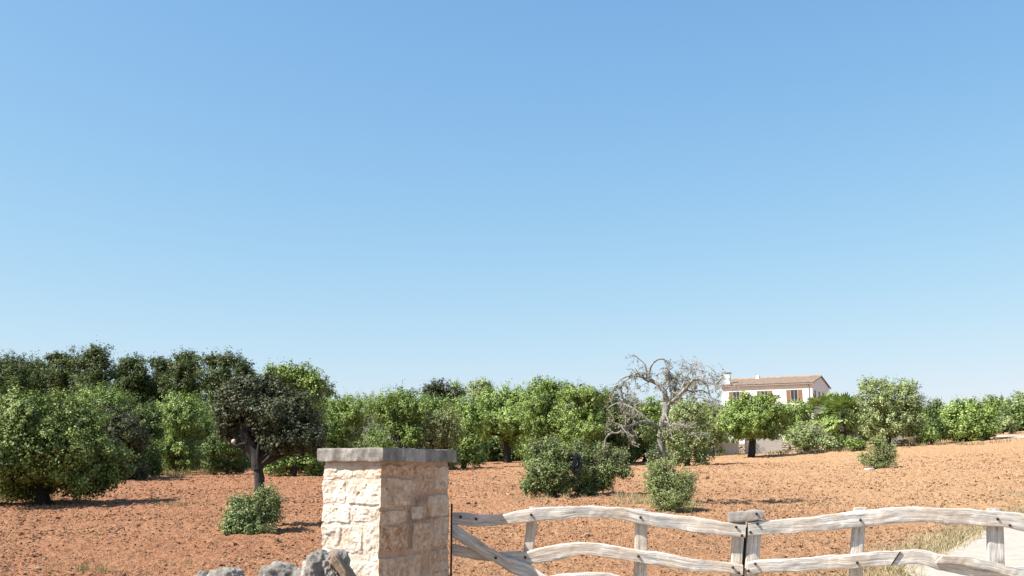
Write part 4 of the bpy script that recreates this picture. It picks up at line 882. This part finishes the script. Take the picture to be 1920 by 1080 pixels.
    k = len(prof); i, j = np.meshgrid(np.arange(k - 1), np.arange(n), indexing='ij'); i = i.ravel(); j = j.ravel(); j2 = (j + 1) % n
    mb.add(V, np.stack([i * n + j, (i + 1) * n + j, (i + 1) * n + j2, i * n + j2], 1))
    mb.add(np.concatenate([V[:n], [[c0[0], c0[1], CT + .002]]]), [[a, (a + 1) % n, n] for a in range(n)])
    mb.add(np.concatenate([V[-n:], [[c0[0], c0[1], CB]]]), [[(a + 1) % n, a, n] for a in range(n)])
    m, t, p, o = new_mat("grey_cap"); P = geo_pos(t)
    mp = nd(t, "ShaderNodeMapping"); mp.inputs["Scale"].default_value = (1, 1, .6); t.links.new(P, mp.inputs[0])
    a = noise_n(t, mp.outputs[0], 7, 7, .7); b = noise_n(t, P, 60, 4, .7)
    c = ramp(t, a, [(.3, (.12, .10, .082)), (.48, (.30, .27, .235)), (.66, (.56, .53, .48))])
    c = mixc(t, ramp(t, b, [(.6, (0, 0, 0)), (.7, (.5, .5, .5))]), c, (.12, .11, .10))
    t.links.new(c, p.inputs["Base Color"]); p.inputs["Roughness"].default_value = .9; bump(t, p, b, .5, .004)
    mb.build('cap', m, root, origin=og)
    mb = MB(); gx, gy = B + dr * .0 + np.array([0.026, 0.0]); tube(mb, [[gx, gy, 0.0], [gx, gy, W(845, 944, gy)[2]]], .007, 8)
    mb.build('hinge_rod', plain("rusty_iron", (.045, .035, .03), .7, .3, 30, metal=.6), root, origin=og)
    return B
PB = pillar()

# ------------------------------------------------------------------ stones of the near dry wall
def near_wall():
    rnd = np.random.default_rng(11); og = np.array([-2.5, 6.2, 0])
    root = empty('boulder_wall', og); tag(root, "near dry wall of rough grey boulders running left from the pillar", 'stone wall')
    def stone(c, r, seed, rz=0., sub=5, boxy=.3, rough=.38):
        mb = MB(); rock(mb, c, r, seed, sub, boxy, rough, rz, attr=[rnd.random() * .5, 0, 0]); return mb.build('stone', M_ROCK, root, origin=og, smooth_sh=True)
    stone(W(610, 1098, 5.92), (.135, .14, .20), 4, .3, sub=6, rough=.42)
    stone(W(578, 1108, 6.02), (.08, .12, .15), 9, .8)
    stone(W(524, 1098, 6.1), (.135, .12, .135), 12, .2)
    stone(W(425, 1100, 6.15), (.10, .11, .13), 17, 1.0)
    stone(W(380, 1105, 6.25), (.08, .1, .10), 19, .4)
    # thin split slab leaning on the boulder
    mb = MB(); rock(mb, [0, 0, 0], (.03, .12, .16), 30, 4, .8, .25); mb.v[0] = mb.v[0] @ np.array([[math.cos(.62), 0, math.sin(.62)], [0, 1, 0], [-math.sin(.62), 0, math.cos(.62)]]) + W(650, 1076, 5.86)
    o = mb.build('split_slab', stone_mat("split_stone", (.22, .15, .10), (.36, .26, .18), (.55, .44, .33)), root, origin=og, smooth_sh=True)
    mb = MB()
    for z in (.1, .32, .54, .74):
        for x in np.arange(-7.5, -.95, .30):
            y = 6.15 + (-1.1 - x) * .04 + rnd.uniform(-.05, .05)
            if z > .7 and x < -2.4 and rnd.random() < .5: continue
            rock(mb, [x + rnd.uniform(-.05, .05), y, z + rnd.uniform(-.03, .03)], np.array([.19, .2, .135]) * rnd.uniform(.85, 1.1), int(rnd.integers(0, 60)), 2, .5, .3, rnd.uniform(-.3, .3), attr=[rnd.random(), 0, 0])
    mb.build('lower_courses', M_ROCK, root, origin=og, smooth_sh=True)
near_wall()

# ------------------------------------------------------------------ the wooden gate
def wood_mat():
    m, t, p, o = new_mat("weathered_wood")
    info = nd(t, "ShaderNodeAttribute", attribute_name="info"); mp = nd(t, "ShaderNodeMapping"); mp.inputs["Scale"].default_value = (3.4, 40, 1); t.links.new(info.outputs["Vector"], mp.inputs[0])
    g1 = noise_n(t, mp.outputs[0], 1.3, 8, .72)
    mp2 = nd(t, "ShaderNodeMapping"); mp2.inputs["Scale"].default_value = (5, 90, 1); t.links.new(info.outputs["Vector"], mp2.inputs[0]); g2 = noise_n(t, mp2.outputs[0], 1.0, 5, .7)
    P = geo_pos(t); pat = noise_n(t, P, 4.5, 5, .65)
    c = ramp(t, g1, [(.30, (.27, .245, .22)), (.48, (.68, .64, .59)), (.64, (1.12, 1.06, .99))])
    c = mixc(t, ramp(t, pat, [(.42, (0, 0, 0)), (.58, (.85, .85, .85))]), c, ramp(t, g1, [(.3, (.46, .355, .27)), (.65, (1.0, .86, .72))]))
    c = mixc(t, ramp(t, g2, [(.33, (.8, .8, .8)), (.40, (0, 0, 0))]), c, (.14, .115, .10))
    t.links.new(c, p.inputs["Base Color"]); p.inputs["Roughness"].default_value = .9; p.inputs["Specular IOR Level"].default_value = .2
    bump(t, p, mth(t, 'ADD', g1, g2), .7, .006); return m
M_WOOD = wood_mat()
M_WOOD_GREY = plain('grey_block_wood', (.42, .37, .33), .9, .35, 30)
G0 = PB + np.array([0.02, 0.10]); GS = -0.10                     # gate line: y = G0y + GS (x - G0x)
GN = np.array([-GS, 1.0, 0]); GN /= np.linalg.norm(GN)           # away from the camera
def gp(px, py, off=0.0):
    a, b = ray(px, py); y = (G0[1] - GS * G0[0]) / (1 - GS * a); P = np.array([a * y, y, EYE + b * y]); return P + GN * off
def plank(name, A, B, root, og, off=0.0, th_=.045, seed=0, label=None, mat=None):
    """A and B: the two long edges as picture points on the gate plane; off: distance behind the rail faces"""
    n = max(int(len(A) * 14), 30)
    a = curve([gp(*p, off) for p in A], n); b = curve([gp(*p, off) for p in B], n)
    ln = np.concatenate([[0], np.cumsum(np.linalg.norm(np.diff((a + b) / 2, axis=0), axis=1))])
    ring = [(.0, .18), (.06, .03), (.2, 0), (.4, -.01), (.6, -.01), (.8, 0), (.94, .03), (1, .18), (1, .8), (.94, 1), (.06, 1), (0, .8)]
    V = []; at = []
    for i in range(n):
        for k, (s_, d_) in enumerate(ring):
            V.append(a[i] * (1 - s_) + b[i] * s_ + GN * d_ * th_); at.append([ln[i] + seed * 3.7, (s_ if k < 8 else 1.3 - s_ * .3) * .09 + seed, 0])
    V = np.array(V); k = len(ring); wdt = np.linalg.norm(a - b, axis=1).mean()
    V += (noise3(V, .11, seed + 40)[:, None] * np.array([.010, .010, .014])) + (noise3(V, .03, seed + 50)[:, None] * np.array([.004, .004, .005]))
    i, j = np.meshgrid(np.arange(n - 1), np.arange(k), indexing='ij'); i = i.ravel(); j = j.ravel(); j2 = (j + 1) % k
    mb = MB(); mb.add(V, np.stack([i * k + j, i * k + j2, (i + 1) * k + j2, (i + 1) * k + j], 1), np.array(at))
    for e, base in ((0, 0), (1, (n - 1) * k)):
        r0 = V[base:base + k]; mb.add(np.concatenate([r0, [r0.mean(0)]]), [[(q + 1) % k, q, k] if e == 0 else [q, (q + 1) % k, k] for q in range(k)], [0, seed, 0])
    o = mb.build(name, mat or M_WOOD, root, origin=og, smooth_sh=False)
    if label: tag(o, label)
    return o
def edges(rows): return [(x, t) for x, t, b in rows], [(x, b) for x, t, b in rows]
def vert(rows): return [(l, y) for y, l, r in rows], [(r, y) for y, l, r in rows]
M_IRON = plain("bolt_iron", (.06, .045, .04), .6, .3, 60, metal=.7, bmp=0)
_bolt = {}
def bolt(px, py, root, og, off=-.006):
    p = gp(px, py, off) - og
    if 'm' not in _bolt:
        V, Fc = ico(2); mb = MB(); mb.add(V * .0095, Fc); o = mb.build('bolt', M_IRON, root, smooth_sh=True); _bolt['m'] = o.data
    else:
        o = bpy.data.objects.new('bolt', _bolt['m']); COL.objects.link(o); o.parent = root
    o.location = Vector([float(c) for c in p])
def gate():
    gl = "wooden gate leaves"
    og = gp(850, 1000); og[2] = 0; L = empty('gate_leaf', og); tag(L, "left leaf of the weathered wooden gate, partly in the shadow of the pillar", 'gate', gl)
    plank('rail', *edges([(849, 961, 983), (880, 963, 986), (905, 966, 987), (944, 964, 983), (979, 956, 979), (1032, 950.5, 975), (1086, 948.7, 972), (1120, 949, 972), (1156, 951, 975), (1212, 957, 984), (1303, 971, 998), (1350, 977, 1003), (1398, 983, 1008)]), L, og, 0, seed=1)
    plank('rail', *edges([(848, 1020, 1042), (891, 1029, 1049), (944, 1036, 1055), (979, 1034.5, 1057), (1015, 1027, 1055), (1050, 1020, 1049), (1086, 1018, 1041.5), (1121, 1019.5, 1044), (1156, 1024, 1048), (1212, 1033, 1057), (1303, 1048, 1071), (1393, 1060, 1079)]), L, og, 0, seed=2)
    plank('rail', *edges([(849, 1112, 1134), (930, 1100, 1124), (1015, 1084, 1110), (1050, 1077, 1104), (1085, 1073.5, 1098), (1130, 1074.5, 1098), (1170, 1082, 1106), (1250, 1102, 1127), (1392, 1128, 1150)]), L, og, 0, seed=3)
    plank('rail', *edges([(849, 1180, 1203), (980, 1172, 1196), (1150, 1165, 1190), (1300, 1178, 1200), (1392, 1192, 1212)]), L, og, 0, seed=4)
    plank('brace', [(849, 980), (926, 1031), (985, 1055), (1040, 1088), (1120, 1150), (1180, 1195)], [(846, 1005), (922, 1052), (972, 1078), (1012, 1108), (1090, 1172), (1150, 1215)], L, og, -.040, .038, seed=5, label="diagonal brace plank across the gate leaf")
    plank('slat', *vert([(951, 992, 1011), (985, 986, 1005), (1035, 980, 998), (1080, 974, 993), (1150, 972, 993), (1215, 970, 992)]), L, og, .047, .04, seed=6)
    plank('slat', *vert([(954.5, 1191, 1213), (985, 1190.5, 1215), (1060, 1189, 1213), (1150, 1186, 1211), (1215, 1184, 1210)]), L, og, .047, .04, seed=7)
    plank('stile', *vert([(978, 1376, 1399), (1010, 1374.5, 1397), (1080, 1371.5, 1393), (1150, 1369, 1391), (1225, 1367, 1390)]), L, og, .047, .045, seed=8)
    for b in ((864, 969), (893, 973), (996, 965), (1201, 970), (1197, 1043), (1380, 988), (1391, 1004), (1374, 1064), (1385, 1074), (985, 1045)): bolt(*b, L, og)
    bolt(931, 1045, L, og, -.046)
    plank('gap_shadow_strip', [(1399, 990), (1396, 1040), (1393, 1085), (1391, 1200)], [(1406, 990), (1402, 1040), (1399, 1085), (1397, 1200)], L, og, .10, .012, seed=10, mat=M_IRON)  # dark strip added behind the stile gap to stand in for its shadow
    la = plank('latch_block', [(1366, 961), (1395, 958), (1420, 955), (1433, 957)], [(1367, 980), (1392, 979), (1415, 975), (1434, 970)], L, og, -.006, .06, seed=9, mat=M_WOOD_GREY, label="short grey wooden block closing the two leaves")
    bolt(1418, 963, L, og, -.012)
    og = gp(1960, 1000); og[2] = 0; R = empty('gate_leaf', og); tag(R, "right leaf of the weathered wooden gate, in full sun before the pale track", 'gate', gl)
    plank('rail', *edges([(1403, 979, 1004), (1464, 974, 1002), (1500, 971, 998), (1555, 965, 994), (1587, 960, 991), (1640, 955, 985), (1675, 952.5, 982), (1741, 951, 980), (1806, 953.6, 984), (1872, 957, 986), (1920, 963, 996), (1962, 972, 1006)]), R, og, 0, seed=11)
    plank('rail', *edges([(1402, 1053.5, 1076), (1464, 1050, 1074), (1500, 1047.5, 1072), (1587, 1040, 1066), (1640, 1036, 1063), (1675, 1034, 1061), (1710, 1031.5, 1058), (1735, 1033, 1060), (1765, 1041, 1070), (1800, 1047, 1078), (1840, 1053, 1082), (1872, 1058, 1082), (1920, 1064, 1090), (1962, 1072, 1098)]), R, og, 0, seed=12)
    plank('rail', *edges([(1400, 1128, 1150), (1500, 1122, 1146), (1650, 1110, 1136), (1800, 1120, 1146), (1962, 1150, 1176)]), R, og, 0, seed=13)
    plank('rail', *edges([(1400, 1192, 1212), (1600, 1185, 1210), (1800, 1180, 1206), (1962, 1210, 1234)]), R, og, 0, seed=14)
    plank('brace', [(1768, 1038), (1815, 1044), (1870, 1056), (1925, 1068), (1962, 1075)], [(1752, 1054), (1800, 1058), (1855, 1070), (1915, 1086), (1960, 1094)], R, og, -.030, .028, seed=15)
    plank('stile', *vert([(977, 1404, 1431), (1010, 1403, 1428.5), (1080, 1398, 1425), (1150, 1396, 1422), (1225, 1394, 1420)]), R, og, .047, .045, seed=16)
    plank('slat', *vert([(953.5, 1605, 1630), (990, 1602, 1627), (1060, 1597, 1622), (1150, 1595, 1620), (1225, 1592, 1618)]), R, og, .047, .04, seed=17)
    plank('slat', *vert([(953.5, 1858, 1882), (990, 1858, 1888), (1060, 1859, 1890), (1150, 1862, 1892), (1235, 1864, 1894)]), R, og, .047, .04, seed=18)
    plank('stile', *vert([(960, 1945, 1972), (1060, 1948, 1975), (1240, 1954, 1982)]), R, og, .047, .045, seed=19)
    plank('crack', [(1686.5, 1035), (1678, 1047), (1670, 1059)], [(1688, 1035.5), (1680, 1048), (1672, 1059.5)], R, og, -.012, .01, seed=20, mat=M_IRON)
    for b in ((1420, 982), (1407, 998), (1416, 1057), (1403, 1070), (1613, 975), (1607, 1055), (1870, 973), (1872, 1070), (1893, 985)): bolt(*b, R, og)
    # right hand gate post, out of the picture
    p = gp(1985, 1000); p[2] = 0; mb = MB(); tube(mb, [p + [0, 0, -.1], p + [0, 0, 1.3]], .09, 10, rough=.2); tag(mb.build('gate_post', M_WOOD, origin=p), "round wooden post carrying the right gate leaf", 'post')
gate()

# ------------------------------------------------------------------ small things in the field
def coil():
    g = ground(1077, 932); c = W(1077, 868, g[1] - .45); mb = MB(); rnd = np.random.default_rng(2)
    for i in range(34):
        r = rnd.uniform(.07, .20); t = np.linspace(0, rnd.uniform(3.5, 6.5), 22) + rnd.uniform(0, 6); ax = rnd.normal(0, .5, 2); o_ = rnd.normal(0, .045, 3)
        P = np.stack([np.cos(t) * r * .85, (np.sin(t) * ax[0] + np.cos(t) * ax[1]) * r * .8, np.sin(t) * r * 1.25], 1) + c + o_; tube(mb, P, .02, 6, cap=False)
    rock(mb, c, (.13, .10, .19), 3, 3, 0, .3)
    m, t_, p, o = new_mat("black_hose"); p.inputs["Base Color"].default_value = (.025, .032, .03, 1); p.inputs["Roughness"].default_value = .3
    tag(mb.build('hose_coil', m, origin=c, smooth_sh=True), "dark rounded coil of black hose hanging in the bushes between two green lobes", 'hose')
coil()
def field_stone(label, px, py, wpx, seed, flat=.45):
    g = ground(px, py); s = wpx / 2 * g[1] / 1900; mb = MB(); rock(mb, g + [0, 0, s * flat * .4], (s, s * .8, s * flat), seed, 3, .4, .35)
    tag(mb.build('stone', plain("pale_stone_%d" % seed, (.60, .57, .52), .9, .2, 20), origin=g, smooth_sh=True), label, 'stone', "pale stones lying in the field")
field_stone("white stone under the bush at the foot of the bent tree, the left of two", 456, 1000, 18, 1)
field_stone("white stone under the bush at the foot of the bent tree, the right of two", 472, 1002, 14, 2, .8)
field_stone("flat white stone under the lone tufted bush in the field", 1630, 881, 22, 3, .25)
field_stone("rounded pale stone at the field edge behind the bent tree trunk", 514, 885, 14, 4, .7)
g = ground(222, 1000); mb = MB(); m_ = g[1] / 1900
def gpx(x, y): a = W(x, y, g[1]); return a + [0, 0, .02]
tube(mb, curve([gpx(198, 995), gpx(204, 997), gpx(211, 1002), gpx(214, 1002)], 8), np.linspace(.008, .012, 8), 5)
tube(mb, curve([gpx(214, 1002), gpx(222, 995), gpx(232, 991), gpx(234, 998), gpx(241, 1002)], 10), np.linspace(.014, .007, 10), 5)
tag(mb.build('fallen_branch', BARK, origin=g, smooth_sh=True), "thin crooked dead branch lying on the red soil at the left", 'branch')

rw = np.random.default_rng(31); mb = MB()
for i in range(900):
    y = rw.uniform(13.5, 26); x = road_left(y) - abs(rw.normal(0, .55)) + .12
    blades(mb, x, y, rw.uniform(.05, .16), 9, .10, rw, .005, 1.0)
for px, py, r, n in ((1205, 945, .45, 60), (1290, 950, .35, 20), (1015, 936, .5, 20), (1180, 935, .4, 25)):
    g = ground(px, py)
    for i in range(n): blades(mb, g[0] + rw.normal(0, r), g[1] + rw.normal(0, r * .6), .18, 16, .08, rw, .005, .7)
tag(mb.build('dry_grass', LEAF['straw']), "straw coloured dry grass along the track edge and around the bushes", 'dry grass', kind='stuff')
mb = MB()
for px, py, hpx, wpx in ((1715, 834, 16, 46), (1690, 834, 12, 20)):
    g = ground(px, py); mm = g[1] / 1900
    for i in range(150): blades(mb, g[0] + rw.uniform(-.5, .5) * wpx * mm, g[1] + rw.uniform(-.3, .5), hpx * mm, 14, .12, rw, .012, .35, (.1, .7))
tag(mb.build('tall_dry_grass', LEAF['straw']), "tawny patch of tall dry grass at the field edge below the airy tree", 'dry grass', kind='stuff')
mb = MB()
for px, py, n, h in ((160, 1075, 9, .2), (215, 1078, 6, .08), (320, 1062, 5, .08), (345, 950, 10, .10), (50, 966, 10, .10), (355, 948, 8, .08), (30, 940, 40, .4), (430, 885, 14, .3), (300, 890, 14, .25), (340, 893, 12, .25), (395, 888, 16, .35), (1330, 856, 14, .3), (1600, 846, 18, .3), (1470, 850, 12, .25), (1545, 848, 18, .3), (1745, 836, 12, .3), (1840, 833, 10, .25)):
    g = ground(px, py); sp_ = .2 * g[1] / 15
    for i in range(n): blades(mb, g[0] + rw.normal(0, sp_ * 1.6), g[1] + rw.normal(0, sp_ * .5), h, 14, .07 * g[1] / 15, rw, .004 * g[1] / 15, .8)
tag(mb.build('weeds', LEAF['weed']), "scattered low green and dry weeds on the soil", 'weeds', kind='stuff')
# real-world albedos: every base colour is scaled to what the surface reflects
ALBEDO = 0.62
for m in bpy.data.materials:
    t = m.node_tree
    for n in list(t.nodes):
        soc = n.inputs["Base Color"] if n.type == 'BSDF_PRINCIPLED' else n.inputs[0] if n.type == 'BSDF_TRANSLUCENT' else None
        if soc is None: continue
        if soc.is_linked:
            x = nd(t, "ShaderNodeMix", data_type='RGBA', blend_type='MULTIPLY'); x.inputs[0].default_value = 1.0; x.inputs[7].default_value = (ALBEDO,) * 3 + (1,)
            t.links.new(soc.links[0].from_socket, x.inputs[6]); t.links.new(x.outputs[2], soc)
print("TREES", TREES, "OBJECTS", len(bpy.data.objects))
